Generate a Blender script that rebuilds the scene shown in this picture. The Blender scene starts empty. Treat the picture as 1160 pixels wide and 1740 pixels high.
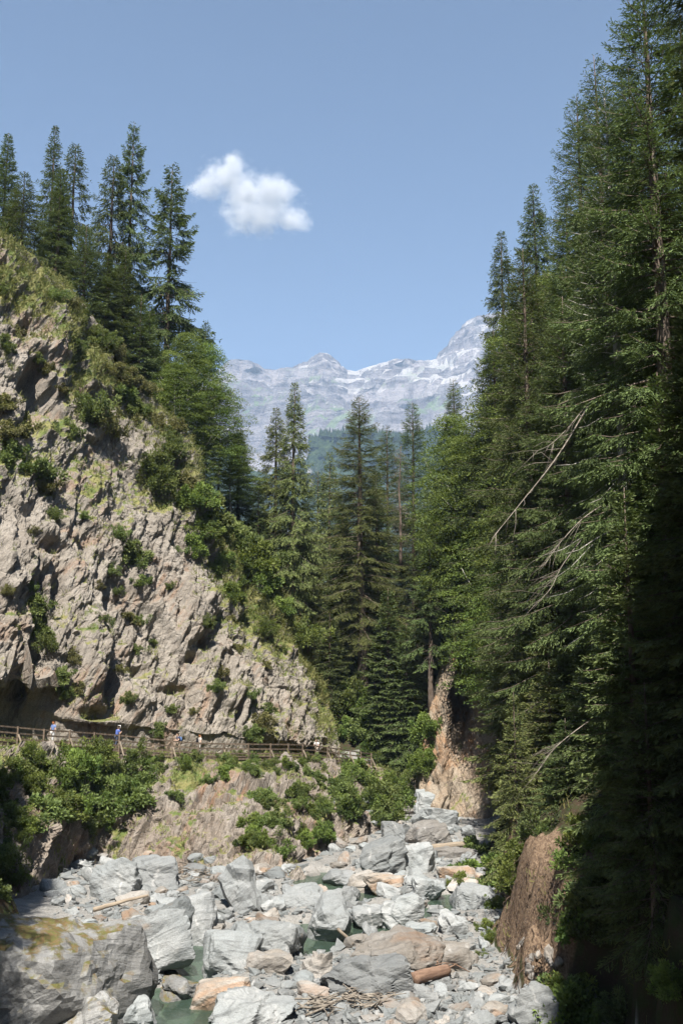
import bpy, math, random
import numpy as np
from mathutils import Vector, Matrix
from mathutils.bvhtree import BVHTree

# ------------------------------------------------------------------ camera, sky, sun, exposure
sc = bpy.context.scene
C = sc.collection
PI = math.pi
R = math.radians
PITCH = 9.73
CAMZ = 13.0
FPX = 1740 * 35.0 / 36.0            # focal length in photo pixels
cam_d = bpy.data.cameras.new('camera')
cam_d.sensor_fit = 'VERTICAL'; cam_d.sensor_height = 36.0; cam_d.lens = 35.0
cam_d.clip_start = 0.1; cam_d.clip_end = 60000
cam = bpy.data.objects.new('camera', cam_d); C.objects.link(cam)
cam.location = (0, 0, CAMZ); cam.rotation_euler = (R(90 + PITCH), 0, 0)
sc.camera = cam

SUN_AZ = 4.0     # degrees to the left of straight behind the camera
SUN_EL = 54.0
sunv = Vector((-math.sin(R(SUN_AZ)) * math.cos(R(SUN_EL)), -math.cos(R(SUN_AZ)) * math.cos(R(SUN_EL)), math.sin(R(SUN_EL))))
world = bpy.data.worlds.new('World'); sc.world = world; world.use_nodes = True
wn = world.node_tree; wn.nodes.clear()
sky = wn.nodes.new('ShaderNodeTexSky'); sky.sky_type = 'NISHITA'; sky.sun_disc = False
sky.sun_elevation = R(SUN_EL); sky.sun_rotation = R(180 + SUN_AZ)
sky.altitude = 900; sky.air_density = 1.0; sky.dust_density = 0.3; sky.ozone_density = 1.0
bg = wn.nodes.new('ShaderNodeBackground'); bg.inputs[1].default_value = 0.054
wo = wn.nodes.new('ShaderNodeOutputWorld')
wn.links.new(sky.outputs[0], bg.inputs[0]); wn.links.new(bg.outputs[0], wo.inputs[0])
sl = bpy.data.lights.new('sun', 'SUN'); sl.energy = 5.0; sl.angle = R(0.53); sl.color = (1.0, 0.95, 0.87)
so = bpy.data.objects.new('sun', sl); C.objects.link(so)
so.rotation_euler = sunv.to_track_quat('Z', 'Y').to_euler()
sc.view_settings.view_transform = 'Standard'; sc.view_settings.look = 'None'
sc.view_settings.gamma = 1.0; sc.view_settings.exposure = 1.3
sc.view_settings.use_curve_mapping = False
sc.render.engine = 'CYCLES'
cy = sc.cycles
cy.max_bounces = 4; cy.diffuse_bounces = 2; cy.glossy_bounces = 2; cy.transmission_bounces = 3
cy.transparent_max_bounces = 8; cy.volume_bounces = 1
cy.caustics_reflective = False; cy.caustics_refractive = False
cy.use_adaptive_sampling = True; cy.adaptive_threshold = 0.02
cy.use_denoising = True

# ------------------------------------------------------------------ pixel (1160x1740 photo) -> world helpers
cp, sp = math.cos(R(PITCH)), math.sin(R(PITCH))
def ray(px, py):
    a = (px - 580) / FPX; b = (870 - py) / FPX
    return Vector((a, cp - b * sp, sp + b * cp))
def P(px, py, Y):
    d = ray(px, py); t = Y / d.y
    return np.array((d.x * t, Y, CAMZ + d.z * t))
def G(px, py, z=0.2):
    d = ray(px, py); t = (z - CAMZ) / d.z
    return np.array((d.x * t, d.y * t, z))
def pix(p):
    x, y, z = p[0], p[1], p[2] - CAMZ
    f = y * cp + z * sp; u = -y * sp + z * cp
    return 580 + FPX * x / f, 870 - FPX * u / f
def pixn(Pn):
    x = Pn[:, 0]; y = Pn[:, 1]; z = Pn[:, 2] - CAMZ
    f = y * cp + z * sp; u = -y * sp + z * cp
    f = np.where(np.abs(f) < 1e-6, 1e-6, f)
    return 580 + FPX * x / f, 870 - FPX * u / f, f

# ------------------------------------------------------------------ noise (numpy)
def _h(ix, iy, iz, seed):
    n = (ix.astype(np.int64) * 73856093) ^ (iy.astype(np.int64) * 19349663) ^ (iz.astype(np.int64) * 83492791) ^ (int(seed) * 2654435761)
    n = n & 0xFFFFFFFF
    n = ((n ^ (n >> 16)) * 0x45d9f3b) & 0xFFFFFFFF
    n = ((n ^ (n >> 16)) * 0x45d9f3b) & 0xFFFFFFFF
    return ((n ^ (n >> 16)) & 0xFFFFFF) / float(0x1000000)
def vn(p, seed=0):
    i = np.floor(p).astype(np.int64); f = p - i; f = f * f * (3 - 2 * f)
    out = 0
    for a in (0, 1):
        wx = f[:, 0] if a else 1 - f[:, 0]
        for b in (0, 1):
            wy = f[:, 1] if b else 1 - f[:, 1]
            for c in (0, 1):
                wz = f[:, 2] if c else 1 - f[:, 2]
                out = out + wx * wy * wz * _h(i[:, 0] + a, i[:, 1] + b, i[:, 2] + c, seed)
    return out * 2 - 1
def fbm(p, octv=4, seed=0, gain=0.5):
    s = 0; a = 1.0
    for k in range(octv):
        s = s + a * vn(p * (2.03 ** k) + 17.3 * k, seed + k); a *= gain
    return s
def ridged(p, octv=4, seed=0):
    s = 0; a = 1.0
    for k in range(octv):
        s = s + a * (1 - 2 * np.abs(vn(p * (2.03 ** k) + 11.1 * k, seed + k))); a *= 0.5
    return s
def cells(q, seed):
    i = np.floor(q).astype(np.int64); n = len(q)
    bd = np.full(n, 1e9); bid = np.zeros((n, 3), np.int64); bs = np.zeros_like(q)
    d2 = np.full(n, 1e9); bid2 = np.zeros((n, 3), np.int64); bs2 = np.zeros_like(q)
    for a in (-1, 0, 1):
        for b in (-1, 0, 1):
            for c in (-1, 0, 1):
                j = i + np.array((a, b, c))
                s = j + np.stack([_h(j[:, 0], j[:, 1], j[:, 2], seed + k) for k in (1, 2, 3)], 1)
                d = ((q - s) ** 2).sum(1)
                m = d < bd; m2 = (~m) & (d < d2)
                d2 = np.where(m, bd, np.where(m2, d, d2)); bid2[m] = bid[m]; bs2[m] = bs[m]; bid2[m2] = j[m2]; bs2[m2] = s[m2]
                bd = np.where(m, d, bd); bid[m] = j[m]; bs[m] = s[m]
    return np.sqrt(bd), np.sqrt(d2), bid, bs, bid2, bs2
def basis(axis, roll=0.0):
    a = Vector(axis).normalized(); q = Vector((0, 0, 1)).rotation_difference(a) if abs(a.z) < .999 else Matrix().to_quaternion()
    m = q.to_matrix() @ Matrix.Rotation(roll, 3, 'Z')
    return np.array(m)
def blocks(Pn, size, B, aniso, amp, tilt, seed, warp=0.25, soft=0.16):
    """fractured rock: every cell is a tilted plane with its own offset"""
    q = (Pn @ B) / (size * np.array(aniso))
    q = q + warp * np.stack([vn(q * 1.7 + 5 * k, seed + 40 + k) for k in range(3)], 1)
    d1, d2, cid, cs, cid2, cs2 = cells(q, seed)
    def val(ci, c):
        h = [_h(ci[:, 0], ci[:, 1], ci[:, 2], seed + 50 + k) for k in range(4)]
        return (h[0] - 0.5) + tilt * ((q - c) * (np.stack(h[1:], 1) - 0.5)).sum(1)
    w = 0.5 * (1 - np.clip((d2 - d1) / soft, 0, 1))
    crack = np.clip((d2 - d1) / 0.12, 0, 1)
    return amp * (val(cid, cs) * (1 - w) + val(cid2, cs2) * w) - 0.16 * amp * (1 - crack), crack

# ------------------------------------------------------------------ mesh helpers
def mesh(name, V, F, smooth=False, attr=None):
    """V (n,3) array, F (m,3|4) array or list of arrays"""
    me = bpy.data.meshes.new(name)
    Fs = F if isinstance(F, list) else [F]
    Fs = [np.asarray(f, np.int32) for f in Fs if len(f)]
    V = np.asarray(V, np.float32)
    me.vertices.add(len(V)); me.vertices.foreach_set('co', V.ravel())
    nl = sum(f.size for f in Fs); nf = sum(len(f) for f in Fs)
    me.loops.add(nl); me.polygons.add(nf)
    me.loops.foreach_set('vertex_index', np.concatenate([f.ravel() for f in Fs]))
    tot = np.concatenate([np.full(len(f), f.shape[1], np.int32) for f in Fs])
    st = np.concatenate([[0], np.cumsum(tot)[:-1]]).astype(np.int32)
    me.polygons.foreach_set('loop_start', st)
    try: me.polygons.foreach_set('loop_total', tot)
    except Exception: pass
    me.polygons.foreach_set('use_smooth', np.full(nf, smooth))
    if attr:
        for k, v in attr.items():
            a = me.attributes.new(k, 'FLOAT', 'POINT'); a.data.foreach_set('value', np.asarray(v, np.float32))
    me.update(calc_edges=True)
    return me
def obj(name, me, mat=None, parent=None, loc=None, rot=None, scale=None):
    o = bpy.data.objects.new(name, me); C.objects.link(o)
    if mat is not None and me is not None and len(me.materials) == 0: me.materials.append(mat)
    if parent is not None: o.parent = parent
    if loc is not None: o.location = [float(v) for v in loc]
    if rot is not None: o.rotation_euler = rot
    if scale is not None: o.scale = scale if hasattr(scale, '__len__') else (scale,) * 3
    return o
def tag(o, label=None, cat=None, group=None, kind=None):
    if label: o['label'] = label
    if cat: o['category'] = cat
    if group: o['group'] = group
    if kind: o['kind'] = kind
    return o
def empty(name, loc, rz=0.0):
    o = bpy.data.objects.new(name, None); C.objects.link(o); o.location = [float(v) for v in loc]
    o.rotation_euler = (0, 0, rz); o.empty_display_size = 0.3
    return o
def grid_faces(nu, nv):
    i = np.arange(nu - 1)[:, None] * nv + np.arange(nv - 1)[None, :]
    i = i.ravel()
    return np.stack([i, i + nv, i + nv + 1, i + 1], 1)
def grid_normals(X):
    du = np.gradient(X, axis=0); dv = np.gradient(X, axis=1)
    n = np.cross(du, dv); n /= np.linalg.norm(n, axis=2, keepdims=True) + 1e-9
    return n
def resample(pts, n, power=None):
    pts = np.asarray(pts, float); d = np.r_[0, np.cumsum(np.linalg.norm(np.diff(pts, axis=0), axis=1))]
    t = np.linspace(0, d[-1], n)
    return np.stack([np.interp(t, d, pts[:, k]) for k in range(3)], 1)
def catmull(pts, n):
    """(k,...) control -> (n,...) smooth interpolation with uniform parameter"""
    pts = np.asarray(pts, float); k = len(pts)
    t = np.linspace(0, k - 1 - 1e-9, n); i = t.astype(int); f = (t - i)
    f = f.reshape((-1,) + (1,) * (pts.ndim - 1))
    p0 = pts[np.maximum(i - 1, 0)]; p1 = pts[i]; p2 = pts[i + 1]; p3 = pts[np.minimum(i + 2, k - 1)]
    return 0.5 * ((2 * p1) + (-p0 + p2) * f + (2 * p0 - 5 * p1 + 4 * p2 - p3) * f * f + (-p0 + 3 * p1 - 3 * p2 + p3) * f ** 3)
def blur(d, shape, n):
    g = d.reshape(shape)
    for _ in range(n):
        h = np.pad(g, 1, mode='edge'); g = (h[1:-1, 1:-1] * 2 + h[:-2, 1:-1] + h[2:, 1:-1] + h[1:-1, :-2] + h[1:-1, 2:]) / 6
    return g.ravel()
def sstep(a, b, x):
    t = np.clip((x - a) / (b - a), 0, 1); return t * t * (3 - 2 * t)
def tube(points, radii, sides=7):
    points = np.asarray(points, float); n = len(points)
    t = np.gradient(points, axis=0); t /= np.linalg.norm(t, axis=1, keepdims=True) + 1e-9
    ref = np.where(np.abs(t[:, 2:3]) > 0.9, np.array([[1., 0, 0]]), np.array([[0, 0, 1.]]))
    a = np.cross(t, ref); a /= np.linalg.norm(a, axis=1, keepdims=True) + 1e-9
    b = np.cross(t, a)
    th = np.linspace(0, 2 * PI, sides, endpoint=False)
    V = points[:, None, :] + np.asarray(radii)[:, None, None] * (np.cos(th)[None, :, None] * a[:, None, :] + np.sin(th)[None, :, None] * b[:, None, :])
    F = []
    idx = np.arange(n * sides).reshape(n, sides)
    q = np.stack([idx[:-1], np.roll(idx[:-1], -1, 1), np.roll(idx[1:], -1, 1), idx[1:]], 2).reshape(-1, 4)
    V = V.reshape(-1, 3)
    V = np.vstack([V, points[:1], points[-1:]])
    c0, c1 = n * sides, n * sides + 1
    k = np.arange(sides); k2 = (k + 1) % sides
    tr = np.concatenate([np.stack([np.full(sides, c0), k2, k], 1), np.stack([np.full(sides, c1), (n - 1) * sides + k, (n - 1) * sides + k2], 1)])
    return V, q, tr
class Acc:
    def __init__(s): s.V = []; s.Q = []; s.T = []; s.n = 0; s.A = []
    def add(s, V, Q=None, T=None, a=None):
        s.V.append(V)
        if Q is not None and len(Q): s.Q.append(np.asarray(Q) + s.n)
        if T is not None and len(T): s.T.append(np.asarray(T) + s.n)
        s.A.append(np.full(len(V), 0.5) if a is None else a)
        s.n += len(V)
    def tube(s, pts, rad, sides=7): s.add(*tube(pts, rad, sides))
    def box(s, c, sx, sy, sz, M=None):
        v = np.array([[x, y, z] for x in (-.5, .5) for y in (-.5, .5) for z in (-.5, .5)]) * np.array((sx, sy, sz))
        if M is not None: v = v @ np.asarray(M).T
        s.add(v + np.asarray(c), np.array([[0, 1, 3, 2], [4, 6, 7, 5], [0, 4, 5, 1], [2, 3, 7, 6], [0, 2, 6, 4], [1, 5, 7, 3]]))
    def mesh(s, name, smooth=False, attr=None):
        F = []
        if s.Q: F.append(np.concatenate(s.Q))
        if s.T: F.append(np.concatenate(s.T))
        return mesh(name, np.concatenate(s.V), F, smooth, {attr: np.concatenate(s.A)} if attr else None)

# ------------------------------------------------------------------ materials
class NT:
    def __init__(s, name):
        s.m = bpy.data.materials.new(name); s.m.use_nodes = True; s.t = s.m.node_tree; s.t.nodes.clear()
        s.out = s.t.nodes.new('ShaderNodeOutputMaterial')
    def n(s, typ, **kw):
        nd = s.t.nodes.new('ShaderNode' + typ)
        for k, v in kw.items():
            if k.startswith('i_'):
                key = k[2:]; key = int(key) if key.isdigit() else key.replace('_', ' ')
                s.set(nd.inputs[key], v)
            else: setattr(nd, k, v)
        return nd
    def set(s, sock, v):
        if isinstance(v, bpy.types.NodeSocket): s.t.links.new(v, sock)
        elif isinstance(v, bpy.types.Node): s.t.links.new(v.outputs[0], sock)
        else:
            if sock.type == 'RGBA' and len(v) == 3: v = (*v, 1)
            sock.default_value = v
    def math(s, op, a, b=0.0, c=None, clamp=False):
        nd = s.n('Math', operation=op, use_clamp=clamp); s.set(nd.inputs[0], a); s.set(nd.inputs[1], b)
        if c is not None: s.set(nd.inputs[2], c)
        return nd.outputs[0]
    def mix(s, f, a, b, blend='MIX'):
        nd = s.n('Mix', data_type='RGBA', blend_type=blend); s.set(nd.inputs[0], f); s.set(nd.inputs[6], a); s.set(nd.inputs[7], b)
        return nd.outputs[2]
    def noise(s, vec, scale, detail=4, rough=0.55, dist=0.0):
        nd = s.n('TexNoise', i_Scale=scale, i_Detail=detail, i_Roughness=rough, i_Distortion=dist); s.set(nd.inputs['Vector'], vec)
        return nd.outputs[0]
    def ramp(s, f, lo, hi, a=0.0, b=1.0):
        nd = s.n('MapRange', i_1=lo, i_2=hi, i_3=a, i_4=b); nd.interpolation_type = 'SMOOTHSTEP'; s.set(nd.inputs[0], f); return nd.outputs[0]
    def vmul(s, v, xyz):
        nd = s.n('VectorMath', operation='MULTIPLY'); s.set(nd.inputs[0], v); nd.inputs[1].default_value = xyz; return nd.outputs[0]
    def vadd(s, v, w):
        nd = s.n('VectorMath', operation='ADD'); s.set(nd.inputs[0], v); s.set(nd.inputs[1], w); return nd.outputs[0]
    def mapping(s, v, rot=(0, 0, 0), scale=(1, 1, 1)):
        nd = s.n('Mapping'); s.set(nd.inputs[0], v); nd.inputs['Rotation'].default_value = rot; return s.vmul(nd.outputs[0], scale)
    def attr(s, name): return s.n('Attribute', attribute_name=name).outputs['Fac']
    def bsdf(s, col, rough=0.9, bump=None, bstr=0.5, bdist=0.1, spec=0.2, **kw):
        b = s.n('BsdfPrincipled'); s.set(b.inputs['Base Color'], col); s.set(b.inputs['Roughness'], rough); b.inputs['Specular IOR Level'].default_value = spec
        if bump is not None:
            bp = s.n('Bump', i_Strength=bstr, i_Distance=bdist); s.set(bp.inputs['Height'], bump); s.t.links.new(bp.outputs[0], b.inputs['Normal'])
        for k, v in kw.items(): s.set(b.inputs[k.replace('_', ' ')], v)
        s.t.links.new(b.outputs[0], s.out.inputs[0]); return s.m

def rock_material(name, base, dark, rust, pale, rust_amt=0.5, strata_rot=(0.5, 0.3, 0.6), local=False, veg=False, scale=1.0, moss=None, crack=0.18):
    t = NT(name)
    if local:
        co = t.n('TexCoord').outputs['Object']
        rnd = t.n('ObjectInfo').outputs['Random']
        cmb = t.n('CombineXYZ'); t.set(cmb.inputs[0], t.math('MULTIPLY', rnd, 37.0)); t.set(cmb.inputs[1], t.math('MULTIPLY', rnd, 91.0)); t.set(cmb.inputs[2], t.math('MULTIPLY', rnd, 53.0))
        co = t.vadd(co, cmb.outputs[0])
    else:
        co = t.n('NewGeometry').outputs['Position']
    st = t.mapping(co, strata_rot, (0.35 * scale, 0.35 * scale, 2.6 * scale))
    n1 = t.noise(co, 0.35 * scale, 5, 0.6, 0.4)
    n2 = t.noise(st, 1.1, 6, 0.65, 0.5)
    n3 = t.noise(co, 3.0 * scale, 6, 0.7)
    n4 = t.noise(co, 0.16 * scale, 4, 0.55, 0.8)
    col = t.mix(t.ramp(n1, 0.38, 0.66), base, pale)
    col = t.mix(t.ramp(n2, 0.52, 0.72), col, dark)
    rm = t.math('MULTIPLY', t.ramp(n4, 0.60 - 0.16 * rust_amt, 0.70 - 0.08 * rust_amt), t.ramp(t.noise(st, 0.8, 5, 0.6), 0.40, 0.60))
    col = t.mix(t.math('MULTIPLY', rm, 0.85), col, rust)
    col = t.mix(t.ramp(n3, 0.3, 0.75, 0.0, 0.45), col, t.mix(0.5, dark, pale))
    spk = t.noise(co, 14.0 * scale, 4, 0.7)
    col = t.mix(0.3 if local else 0.6, col, t.mix(t.ramp(spk, 0.3, 0.7), (0.25, 0.25, 0.25), (0.75, 0.75, 0.75)), 'OVERLAY')
    if not local:
        ws = t.noise(t.vmul(co, (0.9, 0.9, 0.06)), 1.0, 5, .65, .3)
        col = t.mix(t.math('MULTIPLY', t.ramp(ws, .54, .66), t.ramp(n1, .40, .55, 0, .7)), col, tuple(c * 0.55 for c in dark))
        li = t.noise(co, 0.55, 6, .75, .6)
        col = t.mix(t.ramp(li, .56, .66, 0, .55), col, tuple(c * 1.12 for c in pale))
    if local:
        hs = t.n('HueSaturation'); t.set(hs.inputs['Color'], col)
        t.set(hs.inputs['Value'], t.math('MULTIPLY_ADD', rnd, 0.6, 0.66)); t.set(hs.inputs['Saturation'], t.math('MULTIPLY_ADD', t.math('FRACT', t.math('MULTIPLY', rnd, 17.3)), 0.45, 0.55)); col = hs.outputs[0]
    if local:
        vw = t.n('TexWave', wave_type='BANDS', i_Scale=0.35, i_Distortion=9.0, i_Detail=3.0, i_Detail_Scale=1.2); t.set(vw.inputs['Vector'], co)
        col = t.mix(t.math('MULTIPLY', t.ramp(vw.outputs[1], 0.93, 0.985), t.ramp(n1, .54, .66, 0, .4)), col, (0.48, 0.47, 0.45))
    if veg:
        va = t.attr('veg')
        gm = t.math('ADD', va, t.math('MULTIPLY', t.math('SUBTRACT', t.noise(co, 1.6, 5, 0.7), 0.5), 1.1))
        gcol = t.mix(t.ramp(t.noise(co, 0.9, 4, 0.6), 0.35, 0.65), (0.085, 0.115, 0.030), (0.20, 0.185, 0.075))
        col = t.mix(t.ramp(gm, 0.45, 0.75), col, gcol)
    if moss is not None:
        nz = t.n('SeparateXYZ'); t.set(nz.inputs[0], t.n('NewGeometry').outputs['Normal'])
        mm = t.math('MULTIPLY', t.ramp(nz.outputs[2], 0.35, 0.8), t.ramp(t.noise(co, 0.9, 5, 0.7), 0.42, 0.56))
        col = t.mix(mm, col, t.mix(t.ramp(t.noise(co, 5.0, 4), .4, .6), moss, (0.13, 0.09, 0.04)))
    vor = t.n('TexVoronoi', feature='DISTANCE_TO_EDGE', i_Scale=0.9 * scale); t.set(vor.inputs['Vector'], t.vadd(t.mapping(co, strata_rot, (0.7, 0.7, 1.8)), t.vmul(t.n('TexNoise', i_Scale=2.0).outputs[1], (0.5, 0.5, 0.5))))
    cr = t.ramp(vor.outputs[0], 0.0, 0.05)
    h = t.math('ADD', t.math('MULTIPLY', n2, 0.8), t.math('MULTIPLY', n3, 0.35))
    h = t.math('ADD', h, t.math('MULTIPLY', cr, crack)); h = t.math('ADD', h, t.math('MULTIPLY', spk, 0.12))
    return t.bsdf(col, 0.88, h, 0.5 if local else 0.8, 0.35 / scale, 0.25)

M = {}
M['cliff'] = rock_material('cliff_rock', (0.205, 0.178, 0.147), (0.097, 0.087, 0.075), (0.244, 0.159, 0.107), (0.280, 0.250, 0.214), 0.6, veg=True, strata_rot=(0.35, 1.15, 0.5))
M['bank'] = rock_material('bank_rock', (0.205, 0.168, 0.135), (0.097, 0.082, 0.069), (0.244, 0.137, 0.078), (0.259, 0.230, 0.200), 0.7, veg=True, strata_rot=(0.3, 1.25, 0.3))
M['tan'] = rock_material('tan_rock', (0.261, 0.195, 0.135), (0.121, 0.093, 0.070), (0.300, 0.160, 0.076), (0.302, 0.255, 0.199), 0.7, veg=True, strata_rot=(-0.2, 2.1, 0.2))
M['boulder'] = rock_material('boulder_grey', (0.204, 0.221, 0.223), (0.104, 0.111, 0.111), (0.252, 0.170, 0.104), (0.266, 0.274, 0.270), -0.35, local=True, scale=1.3, crack=0.03)
M['boulder_warm'] = rock_material('boulder_warm', (0.245, 0.212, 0.174), (0.133, 0.114, 0.095), (0.256, 0.147, 0.076), (0.300, 0.281, 0.255), 0.7, local=True, scale=1.3, crack=0.03)
M['boulder_moss'] = rock_material('boulder_mossy', (0.190, 0.187, 0.178), (0.092, 0.092, 0.086), (0.230, 0.161, 0.092), (0.265, 0.265, 0.259), -0.2, local=True, moss=(0.10, 0.095, 0.03), scale=1.0, crack=0.03)

def ground_material():
    t = NT('river_ground'); co = t.n('NewGeometry').outputs['Position']
    a = t.attr('zone')        # 0 stones and silt, 1 forest floor and shade-darkened near bank, 2 earth bank, 3 meadow and forest far off
    n = t.noise(co, 1.3, 6, 0.65); n2 = t.noise(co, 9, 5, 0.7)
    stone = t.mix(t.ramp(n, .35, .65), (0.22, 0.215, 0.205), (0.29, 0.28, 0.262))
    stone = t.mix(t.ramp(n2, .4, .75), stone, (0.14, 0.13, 0.117))
    floor = t.mix(t.ramp(n, .4, .62), (0.045, 0.032, 0.021), (0.032, 0.042, 0.016))
    floor = t.mix(t.ramp(n2, .5, .85), floor, (0.085, 0.06, 0.04))
    earth = t.mix(t.ramp(n2, .35, .7), (0.10, 0.066, 0.045), (0.235, 0.17, 0.115))
    far = t.mix(t.ramp(t.noise(co, 0.02, 5, .6), .4, .6), (0.025, 0.045, 0.018), (0.05, 0.075, 0.028))
    col = t.mix(t.ramp(a, 0.2, 0.8), stone, floor)
    col = t.mix(t.ramp(a, 1.2, 1.8), col, earth)
    col = t.mix(t.ramp(a, 2.2, 2.8), col, far)
    return t.bsdf(col, 0.95, t.math('ADD', n, t.math('MULTIPLY', n2, 0.4)), 0.7, 0.25, 0.1)
M['ground'] = ground_material()

def leaf_material(name, c1, c2, trans=0.35, hue=0.03):
    t = NT(name)
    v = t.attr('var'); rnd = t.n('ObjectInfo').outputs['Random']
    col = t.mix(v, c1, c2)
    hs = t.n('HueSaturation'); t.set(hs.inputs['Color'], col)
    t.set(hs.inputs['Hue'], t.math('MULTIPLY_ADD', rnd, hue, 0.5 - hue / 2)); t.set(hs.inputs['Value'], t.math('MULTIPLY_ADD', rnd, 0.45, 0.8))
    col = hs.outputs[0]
    d = t.n('BsdfPrincipled'); t.set(d.inputs['Base Color'], col); d.inputs['Roughness'].default_value = 0.6; d.inputs['Specular IOR Level'].default_value = 0.25
    tr = t.n('BsdfTranslucent'); t.set(tr.inputs[0], t.mix(0.5, col, (0.14, 0.19, 0.03)))
    ms = t.n('MixShader', i_0=trans); t.t.links.new(d.outputs[0], ms.inputs[1]); t.t.links.new(tr.outputs[0], ms.inputs[2])
    t.t.links.new(ms.outputs[0], t.out.inputs[0]); return t.m
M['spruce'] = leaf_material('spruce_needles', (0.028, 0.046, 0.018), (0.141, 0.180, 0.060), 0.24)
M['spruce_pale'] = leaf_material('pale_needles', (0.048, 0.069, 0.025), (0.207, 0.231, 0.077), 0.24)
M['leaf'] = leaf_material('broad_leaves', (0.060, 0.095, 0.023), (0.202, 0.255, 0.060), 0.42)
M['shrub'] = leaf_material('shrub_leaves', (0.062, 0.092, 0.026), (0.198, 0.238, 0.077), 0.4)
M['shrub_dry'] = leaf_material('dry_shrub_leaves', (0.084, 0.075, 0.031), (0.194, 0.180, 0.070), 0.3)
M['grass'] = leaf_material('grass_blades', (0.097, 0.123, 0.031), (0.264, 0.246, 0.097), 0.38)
def wood_material(name, c1, c2, scale=4.0, stretch=(1, 1, 0.15), rough=0.85):
    t = NT(name); co = t.n('TexCoord').outputs['Object']
    n = t.noise(t.vmul(co, stretch), scale, 6, 0.7, 0.15); n2 = t.noise(co, scale * 3, 4, 0.6)
    col = t.mix(t.ramp(n, .35, .68), c1, c2)
    hs = t.n('HueSaturation'); t.set(hs.inputs['Color'], col); t.set(hs.inputs['Value'], t.math('MULTIPLY_ADD', t.n('ObjectInfo').outputs['Random'], 0.4, 0.8))
    return t.bsdf(hs.outputs[0], rough, t.math('ADD', n, t.math('MULTIPLY', n2, .4)), 0.8, 0.05, 0.2)
M['bark'] = wood_material('spruce_bark', (0.075, 0.055, 0.042), (0.17, 0.135, 0.11), 3.0, (1, 1, 0.35))
M['bark_pale'] = wood_material('pale_bark', (0.20, 0.185, 0.16), (0.42, 0.40, 0.36), 3.0, (1, 1, 0.3))
M['deadwood'] = wood_material('dead_wood', (0.12, 0.10, 0.082), (0.26, 0.23, 0.19), 4.0)
M['timber'] = wood_material('weathered_timber', (0.075, 0.055, 0.04), (0.175, 0.135, 0.10), 5.0)
M['timber_new'] = wood_material('pale_timber', (0.20, 0.16, 0.12), (0.33, 0.275, 0.21), 5.0)
M['log'] = wood_material('red_log', (0.115, 0.07, 0.05), (0.23, 0.15, 0.105), 6.0)
M['root'] = wood_material('root_bark', (0.06, 0.042, 0.032), (0.15, 0.105, 0.075), 6.0)
def plain(name, col, rough=0.8):
    t = NT(name); co = t.n('TexCoord').outputs['Object']; n = t.noise(co, 18, 4, .6)
    return t.bsdf(t.mix(t.ramp(n, .3, .7), col, tuple(c * 0.75 for c in col)), rough, n, 0.2, 0.01)
# ------------------------------------------------------------------ ground sheet: river bed, valley behind, right slope
POOLS = [  # (pixel polygon in the photo, on the water plane)
    [(300, 1600), (345, 1596), (368, 1612), (352, 1650), (335, 1675), (296, 1668), (290, 1635)],
    [(246, 1690), (300, 1676), (352, 1690), (362, 1715), (340, 1745), (330, 1790), (235, 1790), (240, 1725)],
    [(478, 1580), (520, 1572), (560, 1585), (606, 1570), (650, 1560), (705, 1566), (690, 1590), (610, 1600), (560, 1615), (520, 1632), (485, 1630), (470, 1600)],
    [(500, 1500), (540, 1484), (575, 1484), (600, 1492), (625, 1510), (640, 1528), (600, 1540), (560, 1520), (520, 1512)],
    [(735, 1535), (760, 1522), (800, 1524), (815, 1540), (770, 1552)],
    [(325, 1660), (345, 1660), (345, 1690), (320, 1690)],
    [(640, 1560), (720, 1545), (760, 1548), (740, 1560), (690, 1575)],
]
POOLW = [np.array([G(x, y, 0.0)[:2] for x, y in p]) for p in POOLS]
def poly_sd(x, y, poly):
    d = np.full(x.shape, 1e9); inside = np.zeros(x.shape, bool)
    n = len(poly)
    for i in range(n):
        a = poly[i]; b = poly[(i + 1) % n]
        e = b - a; t = np.clip(((x - a[0]) * e[0] + (y - a[1]) * e[1]) / (e @ e), 0, 1)
        d = np.minimum(d, np.hypot(x - a[0] - t * e[0], y - a[1] - t * e[1]))
        c = ((a[1] > y) != (b[1] > y)) & (x < (b[0] - a[0]) * (y - a[1]) / (b[1] - a[1] + 1e-12) + a[0])
        inside ^= c
    return np.where(inside, -d, d)
XR = np.array([(-60, 9), (0, 8.2), (20, 9.5), (36, 10.4), (41, 9.7), (44.5, 7.7), (50, 7.3), (56, 8.4), (62, 9.2), (75, 10.4), (86, 12.6), (93, 14.6), (100, 15.2), (106, 14.2), (112, 12.0), (120, 10.0), (135, 14), (200, 30), (400, 80), (6000, 900)])
HB = np.array([(-60, 6), (20, 5.5), (45, 5.2), (58, 4.2), (70, 3.0), (82, 6.0), (92, 20), (100, 27), (108, 29), (118, 27), (130, 14), (160, 6), (6000, 3)])
SL = np.array([(-60, .7), (40, .60), (60, .75), (80, 1.25), (92, 1.6), (120, 1.5), (150, .9), (300, .5), (6000, .2)])
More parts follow.
